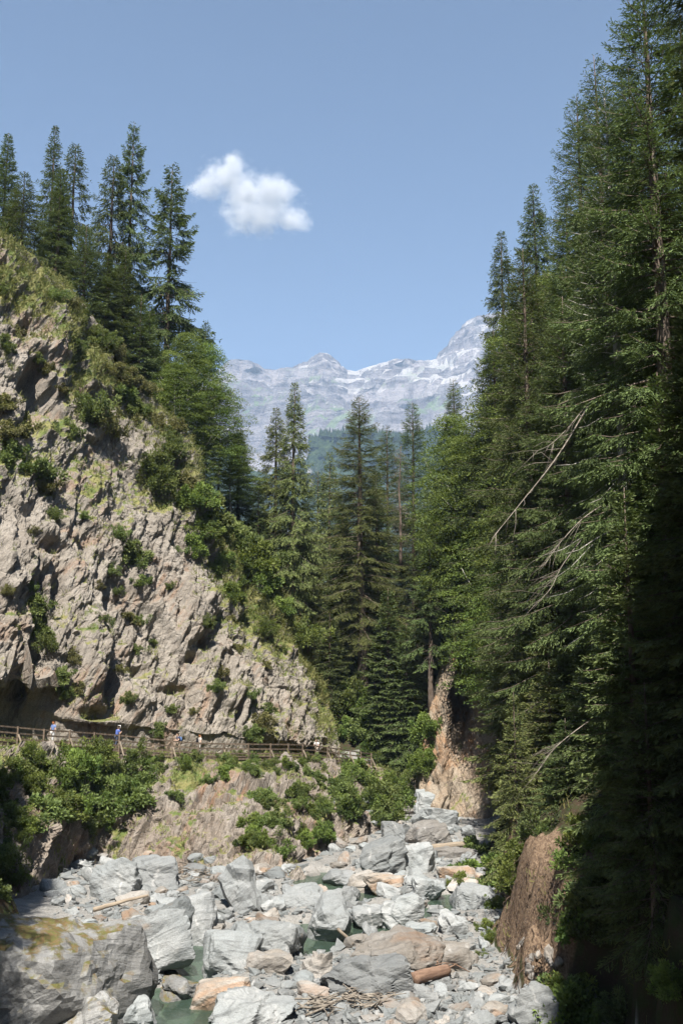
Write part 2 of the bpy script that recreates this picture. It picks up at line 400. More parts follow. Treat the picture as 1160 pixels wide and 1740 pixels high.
def ground_z(x, y):
    p = np.stack([x, y, np.zeros_like(x)], 1)
    near = y < 135
    bed = 0.34 + 0.16 * fbm(p * 0.35, 3, 3) + 0.08 * vn(p * 1.7, 5)
    sd = np.full(x.shape, 1e9)
    m = (y > 35) & (y < 120) & (np.abs(x) < 40)
    if m.any():
        s = np.full(m.sum(), 1e9)
        for pl in POOLW: s = np.minimum(s, poly_sd(x[m], y[m], pl))
        sd[m] = s
    bed = bed - 1.25 * sstep(0.9, -0.4, sd)
    # valley beyond the bend: mound under the central trees, then falling away
    w = sstep(7.0, 2.5, x - 0.10 * (y - 112))
    rise = sstep(106, 119, y) * 11.5 * w
    gully = sstep(118, 140, y) * 7 * (1 - w)
    far = -0.30 * np.clip(y - 132, 0, 800) - 0.02 * np.clip(y - 900, 0, 3000)
    c = bed + rise + gully + far + np.where(y > 106, 0.5 * fbm(p * 0.2, 3, 9), 0)
    # right slope
    xr = np.interp(y, XR[:, 0], XR[:, 1]); hb = np.interp(y, HB[:, 0], HB[:, 1]); sl_ = np.interp(y, SL[:, 0], SL[:, 1])
    wob = 0.9 * fbm(p * 0.16 + 3, 3, 21) + 0.45 * fbm(p * 0.9, 3, 22)
    d = x - xr - wob
    bw = np.interp(y, [40, 60, 90, 120], [1.7, 2.2, 4.0, 4.0])
    r = hb * sstep(0, 1, d / bw) + sl_ * np.clip(d - 0.6 * bw, 0, 300) * (1 - 0.0016 * np.clip(d, 0, 300)) + np.clip(far, -400, 0) + np.where(d > 0, 0.45 * fbm(p * 0.45, 4, 31) + 0.3 * fbm(p * 1.6, 3, 33), 0)
    bt = 27 * sstep(0.0, 2.4, x - np.maximum(0.365 * y + 0.6, 4.0) + 0.8 * fbm(p * .25, 3, 51)) * sstep(36, 31, y + 1.5 * fbm(p * .2, 3, 52)) * sstep(-10, 8, y)  # buttress out of view at right, added to cast shade on the bank
    r = np.where(y < 40, np.maximum(r, bt), r)
    z = np.where((d > 0) | (bt > 0.5), np.maximum(c, r), c)
    # left bank near the camera
    dl = (-15.0 - 0.05 * (y - 40) - 6 * sstep(52, 60, y) + 0.8 * fbm(p * .3, 3, 44)) - x
    lz = np.where(y < 70, np.clip(dl, 0, 200) * 0.85 + 1.2 * sstep(0, 1.5, dl), 0)
    z = np.where((dl > 0) & (y < 66), np.maximum(z, lz), z)
    zone = np.where(d > 0.2, np.where((d < bw * 1.25) & (y < 75) & (y > 42.5), 2.0, 1.0), np.where(y > 112, 1.0, 0.0))  # right bank nearest the camera gets dark floor colour as painted shade
    zone = np.where((dl > 0) & (y < 66), 1.0, zone)
    zone = np.where(y > 180, 3.0, zone)
    return z, zone
def axis(segs):
    out = []
    for a, b, s in segs:
        n = max(2, int(round((b - a) / s)) + 1); out += list(np.linspace(a, b, n)[:-1])
    return np.array(out + [segs[-1][1]])
gx = axis([(-9000, -1000, 800), (-1000, -200, 80), (-200, -40, 8), (-40, -22, 1), (-22, 16, .27), (16, 40, .6), (40, 120, 4), (120, 1000, 60), (1000, 9000, 800)])
gy = axis([(-800, -60, 60), (-60, 8, 4), (8, 20, 1.2), (20, 30, .8), (30, 80, .27), (80, 122, .35), (122, 200, 2), (200, 600, 20), (600, 6500, 300)])
XX, YY = np.meshgrid(gx, gy, indexing='ij')
gz, gzone = ground_z(XX.ravel(), YY.ravel())
GV = np.stack([XX.ravel(), YY.ravel(), gz], 1)
GF = grid_faces(len(gx), len(gy))
ground = obj('ground', mesh('ground', GV, GF, True, {'zone': gzone}), M['ground'])
tag(ground, kind='structure')

# ------------------------------------------------------------------ left side: rock bank below the walkway and cliff above it
def veg_mask(X, N, base, pxgreen=None, seed=7):
    f = fbm(X * 0.16, 4, seed) * 0.55 + fbm(X * 0.7, 3, seed + 9) * 0.3
    return np.clip(base + 1.15 * (N[:, 2] - 0.42) + f, -1, 1.5)
BST = [  # shelf outer edge (px, py, Y), base (px, py, Y)
    ((-420, 1222, 52), (-520, 1640, 46)),
    ((-260, 1243, 60), (-330, 1600, 53)),
    ((-80, 1257, 68), (-110, 1560, 58.5)),
    ((60, 1268, 74), (40, 1528, 63)),
    ((130, 1272, 77), (100, 1490, 69)),
    ((200, 1276, 80), (160, 1466, 73.5)),
    ((330, 1288, 84), (330, 1478, 72)),
    ((450, 1289, 88), (470, 1502, 68.8)),
    ((515, 1289, 92.5), (525, 1478, 73.5)),
    ((560, 1293, 97), (560, 1446, 80)),
    ((640, 1303, 106), (645, 1408, 91)),
    ((690, 1314, 112), (700, 1372, 104)),
    ((735, 1328, 119), (742, 1350, 113)),
    ((760, 1330, 130), (770, 1345, 126)),
]
SHELF = np.array([P(*a) for a, b in BST])
prof = []
for k, (a, b) in enumerate(BST):
    A = P(*a); Bp = P(*b)
    j0, j1 = max(k - 1, 0), min(k + 1, len(BST) - 1)
    tdir = SHELF[j1] - SHELF[j0]; tdir[2] = 0; tdir /= np.linalg.norm(tdir)
    nrm = np.array((tdir[1], -tdir[0], 0))      # towards the river
    low = Bp + nrm * 0.8; low[2] = -2.2
    mid = Bp * 0.55 + A * 0.45 + np.array((0, 0, 0.9)) + nrm * (0.8 if 2 < k < 9 else 0)
    q = Bp * 0.85 + A * 0.15 + np.array((0, 0, 0.7))
    inn = A - nrm * 3.0 + np.array((0, 0, 0.12)); deep = A - nrm * 6.0 + np.array((0, 0, -0.3))
    prof.append(resample([low, Bp, q, mid, A + np.array((0, 0, -0.25)), A, inn, deep], 130))
BX = catmull(np.array(prof), 620)
nb = grid_normals(BX)
if (nb[:, :, 1].mean()) > 0: nb = -nb
Pn = BX.reshape(-1, 3)
Bst = basis((0.15, 0.25, 0.95), 0.4)
d1, c1 = blocks(Pn, 3.0, Bst, (1.0, 0.8, 1.5), 1.1, 1.0, 101, 0.4, 0.16)
d2, c2 = blocks(Pn, 1.15, Bst, (1.0, 0.8, 1.5), 0.5, 1.0, 102, 0.3, .12)
d3, c3 = blocks(Pn, 0.45, Bst, (1.0, .8, 1.6), 0.12, 1.0, 103, 0.3)
fol = fbm((Pn @ Bst) * np.array((1.6, 1.1, .22)), 4, 106)
dd = d1 + d2 + d3 + 0.22 * fol + 0.05 * fbm(Pn * 3, 3, 104) + 0.8 * fbm(Pn * 0.12, 2, 105)
vpar = np.tile(np.linspace(0, 1, BX.shape[1]), BX.shape[0])
arc = np.cumsum(np.linalg.norm(np.diff(BX, axis=1, prepend=BX[:, :1]), axis=2), axis=1); arcn = arc / arc[:, -1:]
top = (BX[:, :, 2] > (np.interp(np.linspace(0, 1, BX.shape[0]), np.linspace(0, 1, len(SHELF)), SHELF[:, 2])[:, None] - 0.35)).ravel()
dd = np.where(top, np.minimum(dd * 0.12, 0.05), dd)
BP = (Pn + nb.reshape(-1, 3) * dd[:, None]).reshape(BX.shape)
bnn = grid_normals(BP); bnn = np.where(bnn[:, :, 1:2].mean() > 0, -bnn, bnn).reshape(-1, 3)
bveg = veg_mask(BP.reshape(-1, 3), bnn, 0.12)
bank = obj('rock_bank', mesh('rock_bank', BP.reshape(-1, 3), grid_faces(*BX.shape[:2]), False, {'veg': bveg}), M['bank'])
tag(bank, kind='structure')

CST = [  # foot (px, py, Y), crest (px, py, Y), cave depth, back rise
    ((-420, 1205, 55), (-470, 150, 80), 2, 0),
    ((-260, 1238, 63), (-330, 240, 85), 3, 0),
    ((-80, 1251, 71), (-130, 325, 88), 6, 0),
    ((20, 1260, 74.5), (-40, 372, 90), 8.0, 0),
    ((75, 1265, 77.5), (15, 405, 92), 6.0, 0),
    ((140, 1269, 80), (80, 455, 95), 1.6, 0),
    ((200, 1272, 83), (135, 508, 98), 1.4, 0),
    ((280, 1276, 86.5), (235, 640, 101), .5, 0),
    ((350, 1281, 89), (318, 745, 103), .6, 0),
    ((420, 1281, 91), (342, 845, 104), .6, 4),
    ((470, 1281, 94), (400, 925, 106), .8, 7),
    ((520, 1284, 98), (466, 1008, 107.5), 1.8, 8),
    ((553, 1287, 101), (525, 1110, 108.5), 2.2, 7),
    ((566, 1287, 106), (552, 1160, 113), 2.2, 3),
    ((566, 1287, 118), (548, 1170, 124), .5, 1),
    ((540, 1290, 140), (510, 1150, 146), .0, 0),
]
foots = np.array([P(*a[0]) for a in CST])
prof = []
for k, (a, b, cave, br) in enumerate(CST):
    A = P(*a)
    j0, j1 = max(k - 1, 0), min(k + 1, len(CST) - 1)
    tdir = foots[j1] - foots[j0]; tdir[2] = 0; tdir /= np.linalg.norm(tdir)
    nrm = np.array((tdir[1], -tdir[0], 0))
    pts = [A - nrm * cave + np.array((0, 0, -1.0)), A - nrm * cave * 0.95 + np.array((0, 0, 2.0 if cave < 3 else 3.2))]
    if cave >= 4: pts[1] = A - nrm * cave * 0.9 + np.array((0, 0, 4.0)); pts.append(A - nrm * cave * .2 + np.array((0, 0, 4.6)))
    for t in ((0.12, 0.16,) if cave >= 4 else (0.055, 0.10,)) + (0.2, 0.35, 0.5, 0.65, 0.8, 0.92, 1.0):
        px = a[0] + (b[0] - a[0]) * t; py = a[1] + (b[1] - a[1]) * t
        Y = a[2] + (b[2] - a[2]) * (t ** 1.25)
        pts.append(P(px, py, Y))
    cr = P(*b)
    pts += [cr + np.array((-1.5, 3, .2 + br * .3)), cr + np.array((-4, 10, br)), cr + np.array((-9, 30, br - 2)), cr + np.array((-22, 70, -12)), cr + np.array((-50, 150, -70)), cr + np.array((-90, 400, -240))]
    # rows on the visible face get most of the samples
    nf_ = len(pts) - 6; face = resample(pts[:nf_], 330); back = resample(pts[nf_ - 1:], 60)[1:]
    prof.append(np.vstack([face, back]))
CX = catmull(np.array(prof), 570)
nc = grid_normals(CX)
if nc[:, 50:300, 1].mean() > 0: nc = -nc
Pn = CX.reshape(-1, 3)
Bst = basis((0.28, 0.30, 0.91), 0.5)
d0, c0 = blocks(Pn, 7.0, Bst, (1.0, 0.8, 1.9), 1.6, 1.0, 111, 0.5, 0.3)
d0 = blur(d0, CX.shape[:2], 6)
d1, c1 = blocks(Pn, 2.6, Bst, (1.0, 0.8, 1.9), 0.75, 1.0, 112, 0.4, 0.14)
d2, c2 = blocks(Pn, 1.0, Bst, (1.0, 0.8, 1.6), 0.36, 1.0, 113, 0.3, 0.12)
d3, c3 = blocks(Pn, 0.42, Bst, (1.0, .8, 1.4), 0.13, 1.0, 114, 0.3, .12)
fol = fbm((Pn @ Bst) * np.array((1.4, .9, .16)), 4, 117)
dd = d0 + d1 + d2 + d3 + 0.38 * fol + 0.05 * fbm(Pn * 3, 3, 115) + 0.9 * fbm(Pn * 0.09, 2, 116)
row = np.tile(np.arange(CX.shape[1]), CX.shape[0])
dd = dd * (0.3 + 0.7 * sstep(22, 52, row)) * np.where(row > 318, np.clip(1 - (row - 318) / 14, 0.12, 1), 1)
ux = np.repeat(np.linspace(0, 1, CX.shape[0]), CX.shape[1])
# dark clefts of the photo: deep notches in the face (px, py, half width px, half height px, depth)
cpx, cpy, _ = pixn(Pn)
face_m = (row > 8) & (row < 325)
for (qx, qy, sx, sy, dp) in [(62, 655, 22, 45, 4.0), (95, 690, 16, 30, 2.0), (35, 500, 14, 22, 1.2), (75, 1085, 16, 60, 2.2), (28, 1160, 14, 30, 2.5), (100, 1010, 12, 45, 1.6),
                            (196, 1165, 9, 40, 2.2), (245, 1135, 16, 10, 1.2), (170, 1212, 30, 10, 1.5), (402, 1215, 5, 22, 1.4), (300, 1170, 26, 7, 1.0), (128, 590, 10, 30, 1.4), (345, 1095, 10, 14, 1.4), (325, 1120, 14, 8, 1.2), (80, 930, 20, 14, 1.2), (50, 560, 20, 18, 1.4)]:
    dd -= dp * np.exp(-(((cpx - qx) / sx) ** 2 + ((cpy - qy) / sy) ** 2) ** 1.5) * face_m
for (qx, qy, sx, sy, dp) in [(160, 1110, 26, 75, 1.6), (330, 1030, 32, 55, 1.2), (20, 960, 20, 60, 1.0), (105, 560, 24, 60, 1.5), (385, 1190, 30, 20, 1.0), (20, 700, 22, 40, 1.0)]:
    dd += dp * np.exp(-(((cpx - qx) / sx) ** 2 + ((cpy - qy) / sy) ** 2) ** 2) * face_m
CP = (Pn + nc.reshape(-1, 3) * dd[:, None]).reshape(CX.shape)
cn = grid_normals(CP); cn = (cn if cn[:, 50:300, 1].mean() < 0 else -cn).reshape(-1, 3)
cveg = veg_mask(CP.reshape(-1, 3), cn, 0.02) + 0.65 * sstep(225, 305, row) + 0.2 * sstep(120, 225, row) + 0.35 * sstep(.55, .7, ux) * sstep(60, 200, row)
cliff = obj('rock_cliff', mesh('rock_cliff', CP.reshape(-1, 3), grid_faces(*CX.shape[:2]), False, {'veg': cveg}), M['cliff'])
tag(cliff, kind='structure')

# ------------------------------------------------------------------ right rock face by the bend
LB = np.array([(1420, 700), (1380, 708), (1310, 712), (1250, 722), (1180, 742), (1130, 758), (1050, 776), (980, 796), (900, 800), (840, 795), (780, 800)])[::-1]
nu, nv = 140, 330
vv = np.linspace(1420, 790, nv); uu = np.linspace(-1, 1, nu)
U, Vv = np.meshgrid(uu, vv, indexing='ij')
lb = np.interp(Vv.ravel(), LB[:, 0], LB[:, 1])
pxs = np.where(U.ravel() < -0.35, lb - 26 * (-0.35 - U.ravel()) / 0.65 * 0.4, lb + (U.ravel() + 0.35) / 1.35 * 150)
side = np.clip((-0.35 - U.ravel()) / 0.65, 0, 1)
YR = 100.5 + (1390 - Vv.ravel()) * 0.018 + 22 * side ** 1.3 - 2.5 * sstep(0.0, 1.0, U.ravel())
hol = np.exp(-(((pxs - (783 + (1210 - Vv.ravel()) * 0.03)) / 17) ** 2 + ((Vv.ravel() - 1212) / 72) ** 2) ** 1.3)
YR += 5.5 * hol
hol2 = np.exp(-(((pxs - 812) / 12) ** 2 + ((Vv.ravel() - 1090) / 34) ** 2) ** 2); YR += 4 * hol2
hol3 = np.exp(-(((pxs - 806) / 16) ** 2 + ((Vv.ravel() - 930) / 50) ** 2) ** 2); YR += 5 * hol3
rib = np.exp(-(((pxs - (752 + (1300 - Vv.ravel()) * 0.10)) / 13) ** 2)); YR -= 1.8 * rib
ry = np.array([P(a, b, c) for a, b, c in zip(pxs, Vv.ravel(), YR)])
RX = ry.reshape(nu, nv, 3)
nr = grid_normals(RX); nr = nr if nr[:, :, 1].mean() < 0 else -nr
Pn = ry; Bst = basis((0.5, 0.2, 0.84), 1.2)
d1, _ = blocks(Pn, 3.0, Bst, (.9, 0.8, 2.0), 0.75, .8, 121, 0.5, 0.3)
d1 = blur(d1, (nu, nv), 4)
d2, _ = blocks(Pn, 1.1, Bst, (.9, 0.8, 2.0), 0.2, 0.8, 122, 0.4)
d3, _ = blocks(Pn, 0.45, Bst, (.9, .8, 2.0), 0.07, 1.0, 123, 0.3)
d3 = d3 + 0.3 * fbm((Pn @ Bst) * np.array((1.6, 1.0, .18)), 4, 127)
gY = np.abs(np.gradient(YR.reshape(nu, nv), axis=0)) + np.abs(np.gradient(YR.reshape(nu, nv), axis=1))
att = blur(1 / (1 + (gY.ravel() / 0.55) ** 2), (nu, nv), 3)
RP = Pn + nr.reshape(-1, 3) * ((d1 + d2 + d3) * att)[:, None]
rn = grid_normals(RP.reshape(nu, nv, 3)); rn = (rn if rn[:, :, 1].mean() < 0 else -rn).reshape(-1, 3)
rcliff = obj('rock_cliff', mesh('rock_cliff_tan', RP, grid_faces(nu, nv), False, {'veg': veg_mask(RP, rn, -0.15)}), M['tan'])
tag(rcliff, kind='structure')

# ------------------------------------------------------------------ far: mountains and the wooded ridge below them
def mountain(name, sil, Y0, depth, base_z, mat, nx, ny, rough, seed, xr):
    xs = np.linspace(xr[0], xr[1], nx); ts = np.linspace(0, 1, ny)
    cr = np.array([P(px, py, Y0) for px, py in sil])
    zc = np.interp(xs, cr[:, 0], cr[:, 2])
    Xm, Tm = np.meshgrid(xs, ts, indexing='ij')
    Zc = np.repeat(zc[:, None], ny, 1)
    # t 0 foot (near) .. 0.8 ridge .. 1 behind
    up = np.where(Tm < .8, (Tm / .8), 1 - (Tm - .8) / .2 * 0.5)
    shape = np.where(Tm < .8, 0.62 * up ** 1.1 + 0.38 * sstep(0.55, 1.0, up), up)
    Z = base_z + (Zc - base_z) * shape
    Ym = Y0 - depth * (.8 - Tm) / .8
    p = np.stack([Xm.ravel(), Ym.ravel(), Z.ravel()], 1)
    env = (np.clip((1 - np.abs(Tm - .8) * 3.2), 0, 1)).ravel()
    lowf = 1 - env ** 3
    s = depth
    dz = rough * s * (0.055 * ridged(p / (s * 0.22), 5, seed) * (0.25 + 0.75 * lowf) + 0.010 * ridged(p / (s * 0.03), 4, seed + 5) * (0.35 + .65 * lowf))
    Zf = Z.ravel() + dz
    # rock steps (limestone bands)
    step = s * 0.045 * rough
    wv = Zf / step + 0.6 * vn(p / (s * 0.12), seed + 8)
    Zf = Zf + step * 0.16 * np.sin(wv * 2 * PI) * np.clip(env * 1.3, 0, 1)
    V = np.stack([p[:, 0], p[:, 1] + 0.02 * s * rough * ridged(p / (s * .06), 4, seed + 3), Zf], 1)
    o = obj(name, mesh(name, V, grid_faces(nx, ny), False), mat); tag(o, kind='structure'); return o
def mountain_material():
    t = NT('limestone_mountain'); co = t.n('NewGeometry').outputs['Position']
    nz = t.n('SeparateXYZ'); t.set(nz.inputs[0], t.n('NewGeometry').outputs['Normal'])
    z = t.n('SeparateXYZ'); t.set(z.inputs[0], co)
    st = t.mapping(co, (0.05, 0.08, 0), (0.0006, 0.0006, 0.011))
    n1 = t.noise(co, 0.0016, 6, .6, .5); n2 = t.noise(st, 1.0, 6, .65, .4); n3 = t.noise(co, 0.012, 6, .7)
    gu = t.noise(t.mapping(co, (0, 0, .3), (0.009, 0.009, 0.0011)), 1.0, 6, .7, .3)
    n5 = t.noise(co, 0.045, 5, .75)
    col = t.mix(t.ramp(n2, .44, .58), (0.125, 0.112, 0.12), (0.27, 0.245, 0.25))
    col = t.mix(t.ramp(gu, .46, .62, 0, .7), col, (0.085, 0.082, 0.095))
    col = t.mix(t.ramp(n3, .42, .68, 0, .55), col, (0.28, 0.265, 0.265))
    scree = t.math('MULTIPLY', t.ramp(nz.outputs[2], 0.50, 0.66), t.ramp(t.math('ADD', n1, t.math('MULTIPLY', t.math('SUBTRACT', n3, .5), .5)), .46, .54))
    col = t.mix(t.math('MULTIPLY', scree, .85), col, (0.42, 0.40, 0.385))
    gr = t.math('MULTIPLY', t.ramp(nz.outputs[2], 0.45, 0.62), t.ramp(t.math('ADD', t.noise(co, 0.0022, 5, .6, .3), t.math('MULTIPLY', t.math('SUBTRACT', n5, .5), .25)), .50, .55))
    gr = t.math('MULTIPLY', gr, t.ramp(z.outputs[2], 1850, 1550))
    col = t.mix(t.math('MULTIPLY', gr, .8), col, (0.115, 0.165, 0.07))
    wd = t.math('MULTIPLY', t.ramp(z.outputs[2], 1080, 850), t.ramp(n1, .36, .5))
    col = t.mix(wd, col, (0.05, 0.075, 0.035))
    n2 = t.math('ADD', n2, t.math('ADD', t.math('MULTIPLY', gu, 1.2), t.math('MULTIPLY', n5, .3)))
    return t.bsdf(col, 0.95, t.math('ADD', n2, t.math('MULTIPLY', n3, .8)), 1.0, 38, 0.1)
M['mountain'] = mountain_material()
SIL = [(-900, 700), (-400, 620), (-100, 640), (200, 620), (330, 660), (378, 640), (392, 626), (405, 617), (418, 628), (450, 632), (470, 634), (485, 626), (500, 624), (520, 618), (532, 610), (549, 605), (562, 611), (575, 616), (590, 632), (605, 634),
       (625, 628), (650, 623), (680, 626), (700, 628), (720, 624), (740, 612), (757, 598), (768, 586), (785, 566), (805, 552), (830, 545), (870, 540), (1000, 560), (1200, 600), (1700, 590), (2200, 650)]
mountain('mountain', SIL, 5600, 2700, 300, M['mountain'], 360, 170, 0.7, 31, (-4200, 4200))
def hill_material():
    t = NT('wooded_hill'); co = t.n('NewGeometry').outputs['Position']
    n = t.noise(co, 0.05, 5, .7); n1 = t.noise(co, 0.004, 5, .6)
    nz = t.n('SeparateXYZ'); t.set(nz.inputs[0], t.n('NewGeometry').outputs['Normal'])
    col = t.mix(t.ramp(n, .35, .7), (0.02, 0.035, 0.016), (0.055, 0.08, 0.032))
    col = t.mix(t.math('MULTIPLY', t.ramp(n1, .60, .66), t.ramp(nz.outputs[2], .75, .55)), col, (0.32, 0.31, 0.30))
    return t.bsdf(col, .95, n, 1.0, 14, 0.1)
M['hill'] = hill_material()
HSIL = [(-900, 900), (-200, 830), (200, 815), (400, 800), (480, 830), (515, 815), (545, 775), (580, 752), (605, 745), (640, 758), (700, 778), (740, 778), (800, 772), (900, 760), (1100, 740), (1600, 760), (2200, 800)]
hill_o = mountain('hill', HSIL, 3200, 2400, -330, M['hill'], 170, 90, 0.9, 61, (-2800, 2800))

# trees of the wooded ridge: too many and too far to count
hv = np.empty(len(hill_o.data.vertices) * 3, np.float32); hill_o.data.vertices.foreach_get('co', hv); hv = hv.reshape(-1, 3)
hpx, hpy, _ = pixn(hv); rgh = np.random.RandomState(4)
hid = np.where((hpx > 470) & (hpx < 830) & (hpy < 830) & (hv[:, 1] < 3250))[0]
ff = Acc(); th6 = np.linspace(0, 2 * PI, 6)[:-1]
for i in rgh.choice(hid, 5200):
    c = hv[i] + np.array((rgh.uniform(-17, 17), rgh.uniform(-14, 14), -4)); hh = rgh.uniform(16, 30); rr_ = hh * rgh.uniform(.16, .24)
    V = np.vstack([c + np.stack([np.cos(th6) * rr_, np.sin(th6) * rr_, 0 * th6], 1), [c + np.array((0, 0, hh))]])
    ff.add(V, None, np.array([[k, (k + 1) % 5, 5] for k in range(5)]))
tag(obj('far_forest', ff.mesh('far_forest'), M['hill']), 'dark conifer wood on the ridge below the mountains', 'forest', None, 'stuff')

# water: one still sheet that shows only where the bed dips below it
def water_material():
    t = NT('river_water'); co = t.n('NewGeometry').outputs['Position']
    n = t.math('ADD', t.noise(t.mapping(co, (0, 0, .6), (1.0, 2.2, 1)), 2.2, 3, .5, .6), t.math('MULTIPLY', t.noise(co, 9, 2, .5), .25))
    bp = t.n('Bump', i_Strength=0.35, i_Distance=0.06); t.set(bp.inputs['Height'], n)
    gl = t.n('BsdfGlossy', i_Roughness=0.04); t.t.links.new(bp.outputs[0], gl.inputs['Normal'])
    tr = t.n('BsdfTransparent'); tr.inputs[0].default_value = (0.60, 0.74, 0.62, 1)
    mud = t.n('BsdfDiffuse'); mud.inputs[0].default_value = (0.075, 0.115, 0.085, 1)
    m1 = t.n('MixShader', i_0=0.45); t.t.links.new(tr.outputs[0], m1.inputs[1]); t.t.links.new(mud.outputs[0], m1.inputs[2])
    fr = t.n('Fresnel', i_IOR=1.33); t.t.links.new(bp.outputs[0], fr.inputs['Normal'])
    m2 = t.n('MixShader'); t.t.links.new(fr.outputs[0], m2.inputs[0]); t.t.links.new(m1.outputs[0], m2.inputs[1]); t.t.links.new(gl.outputs[0], m2.inputs[2])
    t.t.links.new(m2.outputs[0], t.out.inputs[0]); return t.m
M['water'] = water_material()
wx = np.linspace(-20, 14, 60); wy = np.linspace(34, 100, 80)
WX, WY = np.meshgrid(wx, wy, indexing='ij')
water = obj('river_water', mesh('river_water', np.stack([WX.ravel(), WY.ravel(), np.full(WX.size, -0.02)], 1), grid_faces(60, 80), True), M['water'])
tag(water, kind='structure')

# ray tests against the built terrain
_dg = None
def bvh(o):
    me = o.data; v = np.empty(len(me.vertices) * 3, np.float32); me.vertices.foreach_get('co', v)
    v = v.reshape(-1, 3)
    f = np.empty(len(me.polygons) * 4, np.int32); me.loops.foreach_get('vertex_index', f)
    return BVHTree.FromPolygons([tuple(map(float, p)) for p in v], [tuple(map(int, q)) for q in f.reshape(-1, 4)])
TREES = {'ground': bvh(ground), 'bank': bvh(bank), 'cliff': bvh(cliff), 'right': bvh(rcliff)}
def hit(px, py):
    d = ray(px, py).normalized(); o = Vector((0, 0, CAMZ)); best = None
    for k, b in TREES.items():
        h = b.ray_cast(o, d, 3000)
        if h[0] is not None and (best is None or h[3] < best[3]): best = (h[0], h[1], k, h[3])
    if best is None: return None
    n = best[1]
    if n.dot(d) > 0: n = -n
    return best[0], n, best[2], best[3]
def top_z(x, y):
    z = None
    for k, b in TREES.items():
        h = b.ray_cast(Vector((x, y, 400)), Vector((0, 0, -1)), 900)
        if h[0] is not None and (z is None or h[0].z > z): z = h[0].z
    return 0.0 if z is None else z

# ------------------------------------------------------------------ air between here and the far range
def haze_box(x0, x1, y0, y1, z0, z1, dens):
    a = Acc(); a.box(((x0 + x1) / 2, (y0 + y1) / 2, (z0 + z1) / 2), x1 - x0, y1 - y0, z1 - z0)
    t = NT('haze_air'); v = t.n('VolumePrincipled'); v.inputs['Color'].default_value = (0.52, 0.71, 1.0, 1); v.inputs['Density'].default_value = dens; v.inputs['Anisotropy'].default_value = 0.0
    t.t.links.new(v.outputs[0], t.out.inputs['Volume'])
    o = obj('haze', a.mesh('haze'), t.m); tag(o, 'pale blue air in front of the distant mountains', 'haze', None, 'stuff'); return o
_zl = min(float(GV[:, 2].min()), -340) - 1.0
haze_box(-9100, 9100, -900, 6700, _zl, 2300, 0.000085)
# ------------------------------------------------------------------ plants: meshes built once, shared by copies
def leaves(B, D, N, l, w, a):
    """rhomb leaflets: base, direction, normal, length, width"""
    S = np.cross(D, N); S /= np.linalg.norm(S, axis=1, keepdims=True) + 1e-9
    mid = B + D * (l * 0.5)[:, None]
    bend = np.cross(S, D) * (l * 0.06)[:, None]
    V = np.stack([B, mid + S * (w / 2)[:, None] + bend, B + D * l[:, None], mid - S * (w / 2)[:, None] + bend], 1).reshape(-1, 3)
    Q = np.arange(len(V)).reshape(-1, 4)
    return V, Q, np.repeat(a, 4)
def unit(v): return v / (np.linalg.norm(v, axis=-1, keepdims=True) + 1e-9)
def leaf_mesh(name, B, D, N, l, w, a):
    V, Q, A = leaves(B, D, N, l, w, a)
    return mesh(name, V, Q, False, {'var': A})

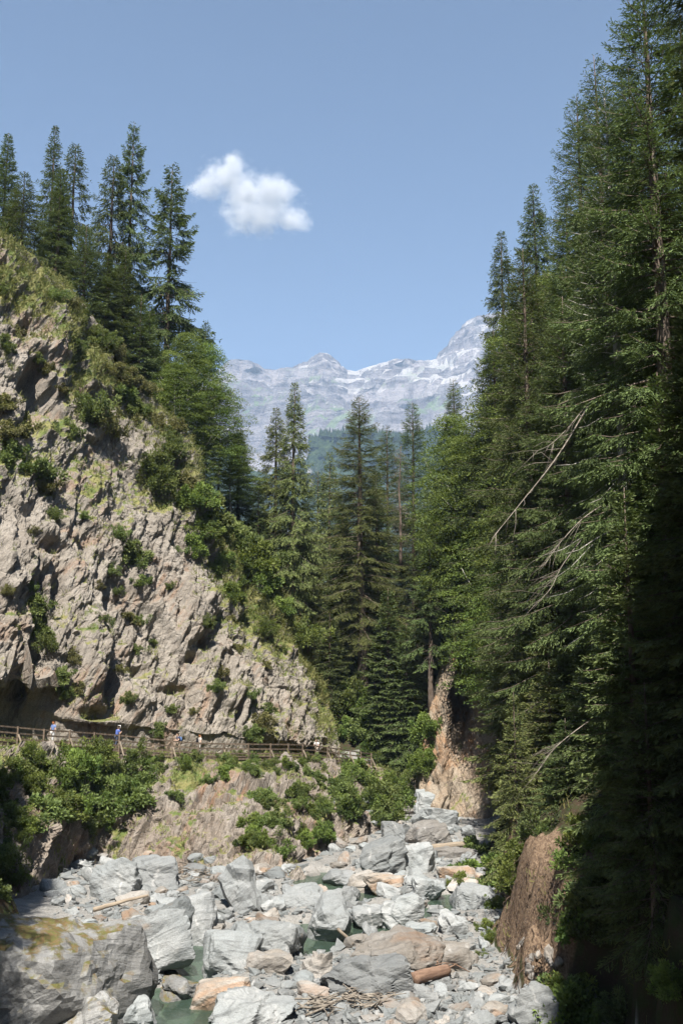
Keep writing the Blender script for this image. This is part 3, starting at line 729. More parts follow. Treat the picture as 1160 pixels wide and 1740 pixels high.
def make_spruce(name, seed, H, Rm, h0=0.06, droop=0.35, dens=1.0, step=0.42, top_pow=0.75, hang=0.35, leaf=(0.20, 0.05), gaps=0.0, trunk_r=None, bare_low=0.0, lean=0.0, gap=0.10):
    rg = np.random.RandomState(seed)
    tr = trunk_r or H * 0.0125
    nz = 16; zz = np.linspace(0, 1, nz)
    wob = np.cumsum(rg.normal(0, 0.012 * H / nz, (nz, 2)), 0); wob -= wob[0]
    tp = np.stack([wob[:, 0] + lean * zz ** 2 * H, wob[:, 1], zz * H - 0.6 * (zz == 0)], 1)
    wood = Acc(); rad = tr * (1 - zz) ** 0.85 + 0.015; rad[0] *= 1.5
    wood.tube(tp, rad, 8)
    Bs, Ds, Ns, ls, ws, As = [], [], [], [], [], []
    z = h0 * H + 0.2; k = 0
    while z < H - 0.25:
        t = (z - h0 * H) / (H - h0 * H)
        nbr = rg.randint(5, 8)
        if gaps and rg.rand() < gaps * (1 - t * 0.4): nbr = rg.randint(1, 4)
        az0 = rg.rand() * 6.28
        prof = (1 - t) ** top_pow * (0.55 + 0.45 * sstep(0.0, 0.18, t)) if True else 1
        for b in range(nbr):
            az = az0 + b * 6.283 / nbr + rg.normal(0, 0.25)
            L = (Rm * prof * rg.uniform(0.6, 1.22) + 0.12)
            pit = R(-12 + 58 * t ** 2.2 + rg.normal(0, 7))
            n = 9; s = np.linspace(0, 1, n)
            r = s * L * math.cos(pit)
            dz = s * L * math.sin(pit) - droop * L * s ** 2 * (1.0 - 0.65 * t) + 0.22 * L * droop * s ** 5 * 2
            side = rg.normal(0, 0.06) * L * s ** 2
            ca, sa = math.cos(az), math.sin(az)
            c = np.array((np.interp(z / H, zz, tp[:, 0]), np.interp(z / H, zz, tp[:, 1]), z))
            pts = c + np.stack([ca * r - sa * side, sa * r + ca * side, dz], 1)
            if L > 0.8: wood.tube(pts[::2], np.maximum(0.012 * L * (1 - s[::2]) + 0.006, 0.005), 3)
            if rg.rand() < bare_low * (1 - t) ** 2: continue
            ntw = max(3, int(L / 0.15 * dens))
            st = np.sort(rg.uniform(0.10 if L < 1.2 else 0.2, 1.0, ntw)); st[-1] = 1.0
            for sd in (-1, 1):
                q = np.stack([np.interp(st, s, pts[:, j]) for j in range(3)], 1)
                f = unit(np.stack([np.interp(st, s, np.gradient(pts[:, j])) for j in range(3)], 1))
                sv = np.array((-sa, ca, 0.0)) * sd
                tl = np.clip((0.55 * (1 - st) * L + 0.10 + 0.10 * min(1, L)) * rg.uniform(0.6, 1.2, ntw), 0.10, 1.15)
                td = unit(f * 0.75 + sv * rg.uniform(0.35, 0.95, ntw)[:, None] + np.array((0, 0, -1)) * (hang * rg.uniform(0.2, 1.3, ntw))[:, None])
                m = np.maximum(2, (tl / gap).astype(int))
                idx = np.repeat(np.arange(ntw), m)
                fr = (np.concatenate([np.arange(x) for x in m]) + 0.3) / np.repeat(m, m)
                base = q[idx] + td[idx] * (tl[idx] * fr)[:, None]; base[:, 2] -= 0.25 * hang * (tl[idx] * fr) ** 2
                nn = len(idx)
                dr = unit(td[idx] + rg.normal(0, 0.30, (nn, 3)))
                nrm = unit(np.array((0, 0, 1.0)) + rg.normal(0, 0.55, (nn, 3)))
                Bs.append(base); Ds.append(dr); Ns.append(nrm)
                ls.append(leaf[0] * rg.uniform(0.65, 1.3, nn)); ws.append(leaf[1] * rg.uniform(0.7, 1.4, nn))
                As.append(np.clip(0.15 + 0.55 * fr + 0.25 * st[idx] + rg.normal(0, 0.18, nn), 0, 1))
        z += step * rg.uniform(0.7, 1.3) * (1.0 - 0.35 * t); k += 1
    cm = leaf_mesh(name + '_crown', np.concatenate(Bs), np.concatenate(Ds), np.concatenate(Ns), np.concatenate(ls), np.concatenate(ws), np.concatenate(As))
    return wood.mesh(name + '_trunk', True), cm, H

def limb_tree(rg, H, spread, wood, tr, forks=7):
    """trunk and limbs; returns limb end points"""
    n = 10; s = np.linspace(0, 1, n)
    tp = np.stack([np.cumsum(rg.normal(0, 0.02 * H / n * 2, n)), np.cumsum(rg.normal(0, 0.02 * H / n * 2, n)), s * H * 0.85 - 0.4 * (s == 0)], 1); tp[:, :2] -= tp[0, :2]
    wood.tube(tp, tr * (1 - 0.8 * s), 7)
    ends = [tp[-1]]
    for k in range(forks):
        u = rg.uniform(0.3, 0.9); st = np.array([np.interp(u, s, tp[:, j]) for j in range(3)])
        az = k * 2.4 + rg.normal(0, .4); L = spread * rg.uniform(.6, 1.1) * (1.15 - 0.6 * u)
        e = st + np.array((math.cos(az) * L, math.sin(az) * L, L * rg.uniform(.4, 1.0)))
        m = st * .45 + e * .55 + np.array((0, 0, -0.12 * L)) + rg.normal(0, .08 * L, 3)
        q = catmull(np.array([st, m, e]), 6)
        wood.tube(q, tr * 0.45 * (1 - 0.8 * np.linspace(0, 1, 6)), 5)
        ends += [e, m]
    return ends
def make_broadleaf(name, seed, H, spread, nclump=110, per=130, leaf=(0.17, 0.10), zlow=0.25, tr=None, forks=9):
    rg = np.random.RandomState(seed); wood = Acc()
    limb_tree(rg, H, spread, wood, tr or H * 0.012, forks)
    Bs, Ds, Ns, ls, ws, As = [], [], [], [], [], []
    ga = 2.39996
    for k in range(nclump):
        u = (k + .5) / nclump; zf = zlow + (1 - zlow) * u
        prof = math.sin(PI * min(1, (0.12 + 0.88 * (zf - zlow) / (1 - zlow))) ** 0.8) * 0.95 + 0.12
        rr = spread * prof * math.sqrt(rg.uniform(0.15, 1.0)) * rg.uniform(.75, 1.15); a = k * ga + rg.normal(0, .3)
        c = np.array((rr * math.cos(a), rr * math.sin(a), zf * H))
        cr = spread * rg.uniform(0.16, 0.32)
        d = unit(rg.normal(0, 1, (per, 3))); d[:, 2] = np.abs(d[:, 2]) * 0.7 - 0.2
        rad = cr * rg.uniform(0.4, 1.0, per) ** 0.5
        b = c + d * rad[:, None] * np.array((1.25, 1.25, 0.75))
        Bs.append(b); Ds.append(unit(d + rg.normal(0, .6, (per, 3)) + np.array((0, 0, -.25)))); Ns.append(unit(np.array((0, 0, 1.0)) + 0.5 * d + rg.normal(0, .5, (per, 3))))
        ls.append(leaf[0] * rg.uniform(.6, 1.35, per)); ws.append(leaf[1] * rg.uniform(.6, 1.3, per))
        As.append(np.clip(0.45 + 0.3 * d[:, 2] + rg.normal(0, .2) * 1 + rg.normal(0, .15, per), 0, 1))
    cm = leaf_mesh(name + '_crown', *[np.concatenate(x) for x in (Bs, Ds, Ns, ls, ws, As)])
    return wood.mesh(name + '_trunk', True), cm, H
def make_shrub(name, seed, nst=18, per=130, leaf=(0.14, 0.075), flat=0.8, upr=0.5):
    """unit shrub about 1 m high, 1 m radius: arching stems of unequal length, each leafy along its outer part"""
    rg = np.random.RandomState(seed); wood = Acc()
    Bs, Ds, Ns, ls, ws, As = [], [], [], [], [], []
    for k in range(nst):
        a = rg.rand() * 6.283; L = rg.uniform(.45, 1.15); el = rg.uniform(.15, 1.0) ** (1 - upr) * 1.35
        d = np.array((math.cos(a) * math.cos(el), math.sin(a) * math.cos(el), math.sin(el) * flat * 1.2))
        b0 = np.array((rg.normal(0, .18), rg.normal(0, .18), -.12))
        e = b0 + d * L; mid = b0 + d * L * .55 + np.array((0, 0, .12 * L)); e[2] -= .14 * L * math.cos(el)
        q = catmull(np.array([b0, mid, e]), 8); wood.tube(q[::2], np.linspace(.018, .004, 4), 3)
        t = rg.uniform(.28, 1.0, per) ** .8; ti = np.linspace(0, 1, 8)
        c = np.stack([np.interp(t, ti, q[:, j]) for j in range(3)], 1)
        rad = (0.05 + .17 * np.sin(PI * np.clip(t * .95, 0, 1)) ** .7 * rg.uniform(.6, 1.2)) * rg.uniform(.1, 1.0, per) ** .6
        o = unit(rg.normal(0, 1, (per, 3)))
        Bs.append(c + o * rad[:, None]); Ds.append(unit(o * .6 + d * .6 + rg.normal(0, .45, (per, 3)))); Ns.append(unit(np.array((0, 0, 1.)) + .6 * o + rg.normal(0, .45, (per, 3))))
        ls.append(leaf[0] * rg.uniform(.5, 1.3, per)); ws.append(leaf[1] * rg.uniform(.6, 1.3, per))
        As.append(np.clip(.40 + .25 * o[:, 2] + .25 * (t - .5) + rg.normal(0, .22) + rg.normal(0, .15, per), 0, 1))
    cm = leaf_mesh(name + '_foliage', *[np.concatenate(x) for x in (Bs, Ds, Ns, ls, ws, As)])
    return wood.mesh(name + '_stems', True), cm, 1.0
def make_snag(name, seed, H, Rm):
    """dead spruce: bare trunk with thin bare drooping branches"""
    rg = np.random.RandomState(seed); wood = Acc(); tw = Acc(); zz = np.linspace(0, 1, 12)
    wood.tube(np.stack([np.cumsum(rg.normal(0, .03, 12)), np.cumsum(rg.normal(0, .03, 12)), zz * H - .5 * (zz == 0)], 1), H * .009 * (1 - zz) + .015, 7)
    z = .15 * H
    while z < H - .3:
        t = z / H
        for b in range(rg.randint(2, 5)):
            az = rg.rand() * 6.28; L = Rm * (1 - t) ** .7 * rg.uniform(.4, 1.2) + .25; s = np.linspace(0, 1, 6)
            p = np.stack([math.cos(az) * s * L, math.sin(az) * s * L, z - .5 * L * s ** 1.6 + .15 * L * s ** 4], 1)
            tw.tube(p, .010 * L * (1 - s) + .006, 3)
            for q in range(int(5 + L * 4)):
                u = rg.uniform(.2, 1); st = np.array([np.interp(u, s, p[:, j]) for j in range(3)])
                e = st + np.array((rg.normal(0, .25), rg.normal(0, .25), -rg.uniform(.15, .55)))
                tw.tube(np.array([st, (st + e) / 2 + rg.normal(0, .04, 3), e]), np.array([.008, .006, .004]), 3)
        z += .42 * rg.uniform(.6, 1.4)
    return wood.mesh(name + '_trunk', True), tw.mesh(name + '_branches', True), H

SPR = {  # kind: (trunk mesh, crown mesh, height)
    'big_a': make_spruce('spruce_tall', 1, 34, 4.8, 0.14, 0.42, 1.25, 0.60, 0.62, 0.50, leaf=(0.16, 0.038), gaps=0.12, gap=0.07),
    'big_b': make_spruce('spruce_broad', 2, 30, 4.9, 0.08, 0.38, 1.25, 0.58, 0.70, 0.45, leaf=(0.16, 0.038), gaps=0.1, gap=0.07),
    'mid_a': make_spruce('spruce_slim', 3, 24, 3.4, 0.08, 0.45, 1.1, 0.50, 0.78, 0.55, leaf=(0.24, 0.07), gaps=0.10),
    'mid_b': make_spruce('spruce_weeping', 4, 28, 4.0, 0.10, 0.55, 1.1, 0.56, 0.68, 0.85, leaf=(0.24, 0.07), gaps=0.15),
    'sparse': make_spruce('spruce_sparse', 5, 25, 4.4, 0.20, 0.45, 1.5, 0.95, 0.66, 0.6, leaf=(0.26, 0.075), gaps=0.12, bare_low=0.15),
    'thin': make_spruce('spruce_thin', 6, 22, 3.2, 0.30, 0.60, 1.2, 0.85, 0.66, 0.95, leaf=(0.26, 0.07), gaps=0.2, bare_low=0.25),
    'young': make_spruce('spruce_young', 7, 11, 2.7, 0.03, 0.20, 1.3, 0.36, 0.85, 0.25, leaf=(0.18, 0.05)),
    'fir': make_spruce('fir_dense', 8, 20, 3.5, 0.05, 0.28, 1.25, 0.48, 0.85, 0.32, leaf=(0.24, 0.07), gaps=0.05),
}
BRD = {
    'beech': make_broadleaf('broadleaf_tall', 11, 13, 3.6, 140, 200, (.135, .08)),
    'maple': make_broadleaf('broadleaf_round', 12, 9, 3.3, 130, 200, (.135, .08), zlow=0.18),
    'alder': make_broadleaf('broadleaf_slim', 13, 11, 2.3, 110, 180, (.13, .075), zlow=0.15),
}
SHR = {k: make_shrub('shrub_' + k, 20 + i, *a) for i, (k, a) in enumerate({
    'a': (24, 150, (.12, .065), .85, .5), 'b': (18, 150, (.14, .08), .7, .35), 'c': (30, 140, (.095, .05), 1.0, .6), 'd': (16, 140, (.15, .05), .55, .3), 'e': (13, 150, (.11, .06), 1.2, .75)}.items())}
SNAG = make_snag('dead_spruce', 41, 14, 1.7)

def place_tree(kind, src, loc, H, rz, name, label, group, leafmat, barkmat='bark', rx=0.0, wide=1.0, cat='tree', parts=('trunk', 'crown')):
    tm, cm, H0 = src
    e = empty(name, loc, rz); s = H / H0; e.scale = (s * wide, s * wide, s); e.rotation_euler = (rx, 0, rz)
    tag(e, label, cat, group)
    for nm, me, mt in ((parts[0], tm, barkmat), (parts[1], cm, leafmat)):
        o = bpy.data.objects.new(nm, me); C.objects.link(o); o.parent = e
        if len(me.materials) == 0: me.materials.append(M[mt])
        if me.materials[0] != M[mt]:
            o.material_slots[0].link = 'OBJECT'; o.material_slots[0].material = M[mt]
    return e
# ------------------------------------------------------------------ trees
rnd = random.Random(5)
def tree_tip(kind, px, py, Y, label, group, mat='spruce', bark='bark', wide=1.0, Hmin=7, Hmax=44, name='spruce_tree', Hfix=None, keep=False):
    tip = P(px, py, Y); zb = top_z(tip[0], Y) - 0.3
    H = Hfix or min(max(tip[2] - zb, Hmin), Hmax * 1.3)
    UP = {'young': 'fir', 'fir': 'big_b', 'mid_a': 'mid_b', 'mid_b': 'big_a', 'thin': 'mid_b', 'sparse': 'big_a', 'maple': 'beech', 'alder': 'beech'}
    for _ in range(0 if keep else 2):
        if H > 1.3 * (SPR.get(kind) or BRD.get(kind))[2] and kind in UP: kind = UP[kind]
    src = SPR.get(kind) or BRD.get(kind)
    base = min(tip[2] - H, zb) if tip[2] - zb <= H else zb
    w = wide * (src[2] / H) ** 0.45
    return place_tree(kind, src, (tip[0], Y, base), H, rnd.uniform(0, 6.28), name, label, group, mat, bark, wide=w)
GL = 'conifers along the crest of the left cliff'
for kind, px, py, Y, lab, w in [
    ('fir', 14, 226, 108, 'dark dense spruce at the left photo edge on the cliff top', 1.1),
    ('young', 44, 290, 100, 'short bushy dark spruce second from left on cliff top', 1.3),
    ('mid_a', 96, 214, 116, 'tall dark spruce with forked crown tip on left cliff top', 1.0),
    ('thin', 128, 246, 114, 'thin spruce with long drooping bare branches on left cliff', 1.2),
    ('fir', 104, 285, 106, 'dense dark spruce below the forked tip spruce on left cliff', 1.1),
    ('thin', 193, 266, 112, 'thin leaning spruce just left of the tallest cliff top spruce', 1.2),
    ('sparse', 229, 207, 114, 'tallest narrow spruce on the left cliff top with drooping arms', .85),
    ('sparse', 293, 272, 116, 'broad tiered spruce nearest the cloud on left cliff top', 1.15),
    ('young', 148, 385, 104, 'low dark spruce growing below the thin spruce on left cliff', 1.4),
    ('fir', 183, 430, 106, 'dark spruce in the middle of the left cliff top row', 1.2),
    ('fir', 214, 425, 108, 'yellowish lit spruce under the tallest cliff top spruce', 1.1),
    ('young', 240, 500, 108, 'small spruce low beside the broad tiered spruce trunk', 1.3),
    ('mid_a', 255, 515, 112, 'slim spruce in front of the broad tiered spruce trunk', 1.1),
    ('thin', 350, 546, 116, 'small spruce tip rising above leafy trees beside the mountains', .9),
]:
    tree_tip(kind, px, py, Y, lab, GL, 'spruce', wide=w, Hmin=8, Hmax=30, keep=True)
GB = 'leafy trees on the shoulder of the left cliff'
for kind, px, py, Y, lab, w in [
    ('beech', 318, 572, 110, 'tall leafy tree on the cliff shoulder with bare lower trunk', 1.0),
    ('beech', 352, 590, 113, 'leafy tree with green crown next to the distant mountains', 1.0),
    ('maple', 300, 620, 107, 'round leafy tree at the cliff edge below the tiered spruce', 1.0),
    ('alder', 290, 535, 118, 'pale airy leafy tree behind the broad tiered spruce', .9),
    ('maple', 375, 665, 116, 'light green leafy tree leaning out beside the mountains', 1.0),
    ('beech', 395, 740, 118, 'dark leafy tree below the leaning light green tree', 1.1),
    ('alder', 345, 690, 110, 'leafy tree in the shade beside the cliff shoulder', 1.1),
]:
    tree_tip(kind, px, py, Y, lab, GB, 'leaf', 'bark_pale', w, name='leafy_tree', Hmin=7, Hmax=26)
GC = 'spruces in the middle of the gorge'
for kind, px, py, Y, lab, w in [
    ('mid_b', 500, 652, 118, 'tall spruce with a bare lower trunk left of the gorge middle', 1.05),
    ('mid_b', 470, 695, 121, 'broad spruce close behind the left side of the bare trunk spruce', 1.2),
    ('fir', 408, 728, 122, 'dark spruce with wide tiers low at the left of the gorge', 1.3),
    ('mid_b', 615, 673, 119, 'huge weeping spruce standing in the centre of the gorge', 1.45),
    ('fir', 658, 722, 132, 'dark pointed spruce behind the huge central spruce', 1.1),
    ('sparse', 698, 684, 134, 'tall open spruce with upswept arms right of centre', 1.15),
    ('mid_b', 560, 770, 140, 'spruce in the gap left of the huge central spruce', 1.1),
    ('mid_a', 537, 800, 150, 'slim spruce seen in the notch below the wooded ridge', 1.2),
    ('mid_b', 735, 790, 128, 'weeping spruce left of the right rock face top', 1.1),
    ('thin', 728, 930, 108, 'slender weeping spruce with grey dead branches before the gully', 1.3),
    ('mid_a', 640, 800, 128, 'spruce close behind the right side of the central giant', 1.3),
    ('fir', 700, 840, 124, 'dense spruce at the right foot of the open spruce', 1.2),
    ('mid_a', 440, 820, 119, 'shaded spruce between the bare trunk spruce and the bushes', 1.1),
    ('mid_b', 520, 850, 124, 'spruce with hanging boughs behind the bare trunk spruce', 1.2),
    ('fir', 580, 860, 128, 'spruce in the shade behind the central giant trunk', 1.3),
    ('young', 660, 1000, 114, 'young spruce on the slope right of the central giant trunk', 1.4),
    ('young', 690, 1060, 112, 'young spruce above the gully right of centre', 1.4),
    ('fir', 760, 880, 120, 'spruce just left of the right rock face', 1.1),
    ('young', 560, 1040, 116, 'young spruce left of the central giant trunk', 1.4),
    ('mid_b', 610, 790, 150, 'spruce deep in the gorge behind the central giant', 1.3),
]:
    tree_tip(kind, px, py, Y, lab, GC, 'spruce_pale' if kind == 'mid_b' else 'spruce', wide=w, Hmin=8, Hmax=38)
GR = 'trees on the right slope'
for kind, px, py, Y, lab, w, mt in [
    ('mid_b', 850, 395, 104, 'spruce with crooked bare tip beside the sky on right slope', 1.0, 'spruce'),
    ('mid_b', 905, 315, 106, 'dark pointed spruce tip high on the right slope skyline', 1.15, 'spruce'),
    ('fir', 770, 643, 112, 'small dark spruce tip right of the distant mountain', 1.0, 'spruce'),
    ('mid_b', 972, 165, 74, 'dark drooping spruce behind the tallest right trees', 1.1, 'spruce'),
    ('big_b', 1012, 95, 58, 'spruce with long left arms on the right skyline', .95, 'spruce'),
    ('big_a', 1085, -60, 46, 'giant near spruce with dark bare trunk at right', 1.2, 'spruce'),
    ('big_b', 1150, 20, 52, 'giant near spruce at the right photo edge', 1.2, 'spruce'),
    ('big_a', 1060, 120, 64, 'tall spruce behind the giant near spruce', 1.2, 'spruce'),
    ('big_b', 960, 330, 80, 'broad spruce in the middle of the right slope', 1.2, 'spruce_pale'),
    ('mid_b', 900, 470, 92, 'spruce among leafy trees on the right slope', 1.2, 'spruce_pale'),
    ('mid_a', 835, 560, 100, 'slim spruce on the skyline edge of the right slope', 1.2, 'spruce'),
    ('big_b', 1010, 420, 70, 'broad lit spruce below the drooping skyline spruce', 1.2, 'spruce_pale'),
    ('fir', 930, 560, 82, 'lit spruce with flat tiers in the right slope', 1.2, 'spruce'),
    ('mid_b', 870, 660, 94, 'weeping spruce above the right rock face', 1.2, 'spruce'),
    ('fir', 800, 735, 105, 'dense spruce standing on top of the right rock face', 1.2, 'spruce'),
    ('big_b', 930, 700, 72, 'broad spruce above the tan rock face', 1.1, 'spruce_pale'),
    ('mid_a', 912, 850, 82, 'slim spruce right of the tan rock face', 1.2, 'spruce'),
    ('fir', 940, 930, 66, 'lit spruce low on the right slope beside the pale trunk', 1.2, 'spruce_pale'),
    ('young', 900, 1000, 78, 'young spruce above the rock hollow', 1.1, 'spruce'),
    ('young', 925, 1050, 68, 'dense young spruce beside the rock hollow', 1.1, 'spruce_pale'),
    ('young', 872, 1175, 57, 'small spruce standing over the river bank stones', .85, 'spruce_pale'),
    ('young', 930, 1120, 60, 'young spruce behind the small river bank spruce', 1.35, 'spruce_pale'),
    ('young', 960, 1220, 54, 'young spruce in the shade above the earth bank', 1.3, 'spruce'),
    ('young', 905, 1120, 72, 'young spruce right of the rock hollow', 1.1, 'spruce'),
    ('mid_a', 1000, 700, 60, 'slim spruce right behind the pale trunk', 1.2, 'spruce'),
    ('fir', 1060, 500, 62, 'dark spruce behind the giant trunk', 1.3, 'spruce'),
    ('mid_b', 1130, 380, 60, 'dark spruce near the right photo edge behind the giant', 1.3, 'spruce'),
    ('fir', 1120, 760, 54, 'shaded spruce low at the right photo edge', 1.3, 'spruce'),
    ('fir', 1040, 860, 56, 'shaded spruce low between the pale trunk and giant trunk', 1.2, 'spruce'),
    ('fir', 905, 800, 80, 'spruce in front of the broad lit spruces of the right slope', 1.2, 'spruce_pale'),
    ('young', 880, 930, 74, 'young spruce above the other young spruces', 1.3, 'spruce_pale'),
    ('fir', 970, 990, 60, 'spruce close left of the pale trunk', 1.1, 'spruce'),
    ('young', 1010, 1100, 52, 'young spruce in deep shade on the right bank', 1.4, 'spruce'),
    ('young', 1090, 1150, 50, 'young spruce in deep shade left of the photo edge', 1.4, 'spruce'),
]:
    tree_tip(kind, px, py, Y, lab, GR, mt, wide=w, Hmin=6, Hmax=42)
for kind, px, py, Y, lab, w in [
    ('beech', 930, 360, 98, 'bright green leafy tree below the pointed skyline spruce', 1.2),
    ('beech', 880, 440, 100, 'leafy tree between the two skyline spruce tips', 1.2),
    ('maple', 850, 560, 102, 'leafy tree below the crooked tip spruce', 1.2),
    ('maple', 790, 690, 106, 'leafy tree at the left end of the right slope', 1.1),
    ('beech', 765, 705, 110, 'light green leafy tree hanging over the gorge at right', 1.0),
    ('beech', 830, 640, 100, 'leafy tree in the upper right slope', 1.2),
    ('maple', 880, 600, 92, 'round leafy tree in the middle right slope', 1.2),
    ('alder', 880, 940, 84, 'leafy tree at the right side of the rock face', 1.2),
    ('maple', 960, 480, 84, 'round leafy tree high in the right slope', 1.3),
]:
    tree_tip(kind, px, py, Y, lab, GR, 'leaf', 'bark_pale', w, name='leafy_tree', Hmin=6, Hmax=18)
# forest behind, only crowns show between the named trees
for i in range(26):
    px = rnd.uniform(860, 1180); Y = rnd.uniform(62, 110)
    tree_tip(rnd.choice(['big_b', 'mid_a', 'mid_b', 'fir']), px, rnd.uniform(420, 900) if px < 980 else rnd.uniform(150, 800), Y,
             'dark spruce deep in the forest of the right slope', 'forest filling the right slope', 'spruce', wide=rnd.uniform(1.0, 1.3), Hmin=12, Hmax=34)
for i in range(16):
    px = rnd.uniform(400, 780); Y = rnd.uniform(140, 190)
    tree_tip(rnd.choice(['mid_a', 'mid_b', 'fir']), px, rnd.uniform(830, 930), Y, 'dark spruce deep in the gorge between the two sides',
             'forest at the back of the gorge', 'spruce', wide=rnd.uniform(1.1, 1.4), Hmin=12, Hmax=34)
# mostly unseen trees added beside and behind the camera on both banks; they shade the right bank and the near left stones
for kind, x, y, H in [('big_b', 7.4, 13, 19), ('fir', 8.2, 15.5, 17), ('big_b', 9.4, 18.5, 18), ('fir', 10.6, 21, 16), ('big_b', 11.4, 23.5, 17), ('fir', 12.4, 26, 16), ('big_b', 13.4, 29, 16), ('big_a', 15.5, 31, 18), ('big_b', 13, 18, 20), ('big_b', 16, 24, 20), ('fir', 13.4, 37, 22), ('fir', 11.6, 40, 17), ('young', 12.4, 43, 11), ('fir', 14.5, 44, 20), ('young', 11.2, 37.5, 10), ('big_b', 22, 34, 28), ('fir', 18, 42, 24), ('big_b', 6.6, 10, 18), ('big_b', 10.5, 13, 19), ('fir', 9, 10, 17)]:
    place_tree(kind, SPR[kind], (x, y, top_z(x, y) - 1.3), H, rnd.uniform(0, 6), 'spruce_tree', 'spruce added on the near right bank to cast shade', 'giant spruces on the near right bank', 'spruce', wide=1.12)
for kind, x, y, H in [('big_b', -14.6, 26, 32), ('mid_b', -20.5, 40, 31), ('fir', -23.5, 47, 30), ('big_a', -22, 33, 36)]:
    place_tree(kind, SPR[kind], (x, y, top_z(x, y) - .3), H, rnd.uniform(0, 6), 'spruce_tree', 'spruce on the near left bank beyond the photo edge', 'spruces on the near left bank', 'spruce', wide=1.1)
# ------------------------------------------------------------------ boulders, logs and driftwood on the river bed
def ico(n):
    import bmesh
    bm = bmesh.new(); bmesh.ops.create_icosphere(bm, subdivisions=n, radius=1.0)
    bm.verts.ensure_lookup_table()
    V = np.array([v.co[:] for v in bm.verts]); F = np.array([[v.index for v in f.verts] for f in bm.faces]); bm.free(); return V, F
ICO = {k: ico(k) for k in (2, 3, 4, 5)}
def boulder_mesh(name, seed, lvl, dims=(1, 1, 1), nplanes=9, sharp=22.0, rough=1.0, flat_top=False, world_scale=1.0):
    """angular stone: cut by random planes, edges slightly worn, cleavage grooves"""
    rg = np.random.RandomState(seed); V, F = ICO[lvl]
    n = unit(rg.normal(0, 1, (nplanes, 3))); d = rg.uniform(0.62, 0.98, nplanes)
    ax = np.array([[1, 0, 0], [-1, 0, 0], [0, 1, 0], [0, -1, 0], [0, 0, 1], [0, 0, -1]], float); ax = unit(ax + rg.normal(0, .22, ax.shape))
    n = np.vstack([n, ax]); d = np.r_[d, rg.uniform(.74, .92, 6)]
    if flat_top: n = np.vstack([n, unit(np.array([[rg.normal(0, .12), rg.normal(0, .12), 1.0]]))]); d = np.r_[d, 0.62]
    q = np.clip(V @ n.T, 0, None) / d
    r = 1.0 / ((q ** sharp).sum(1)) ** (1.0 / sharp)
    X = V * r[:, None] * np.asarray(dims)
    s = world_scale
    B = basis(unit(rg.normal(0, 1, 3)))
    if lvl >= 3:
        Xs = X * s + seed * 7.7
        fol = fbm((Xs @ B) * np.array((.8, .8, 5.0)), 3, seed) * 0.035
        bl, _ = blocks(Xs, 1.5, B, (1.5, 1.5, .7), 0.26, 0.9, seed + 3, .35)
        bl2, _ = blocks(Xs, .5, B, (1.5, 1.5, .6), 0.06, 1.0, seed + 5, .35)
        X = X + V * ((fol + bl + bl2 + .05 * fbm(Xs * 1.3, 3, seed + 1)) * rough / s)[:, None]
    else:
        X = X * (1 + 0.05 * rough * vn(V * 2.5 + seed, seed))[:, None]
    return mesh(name, X, F, False)
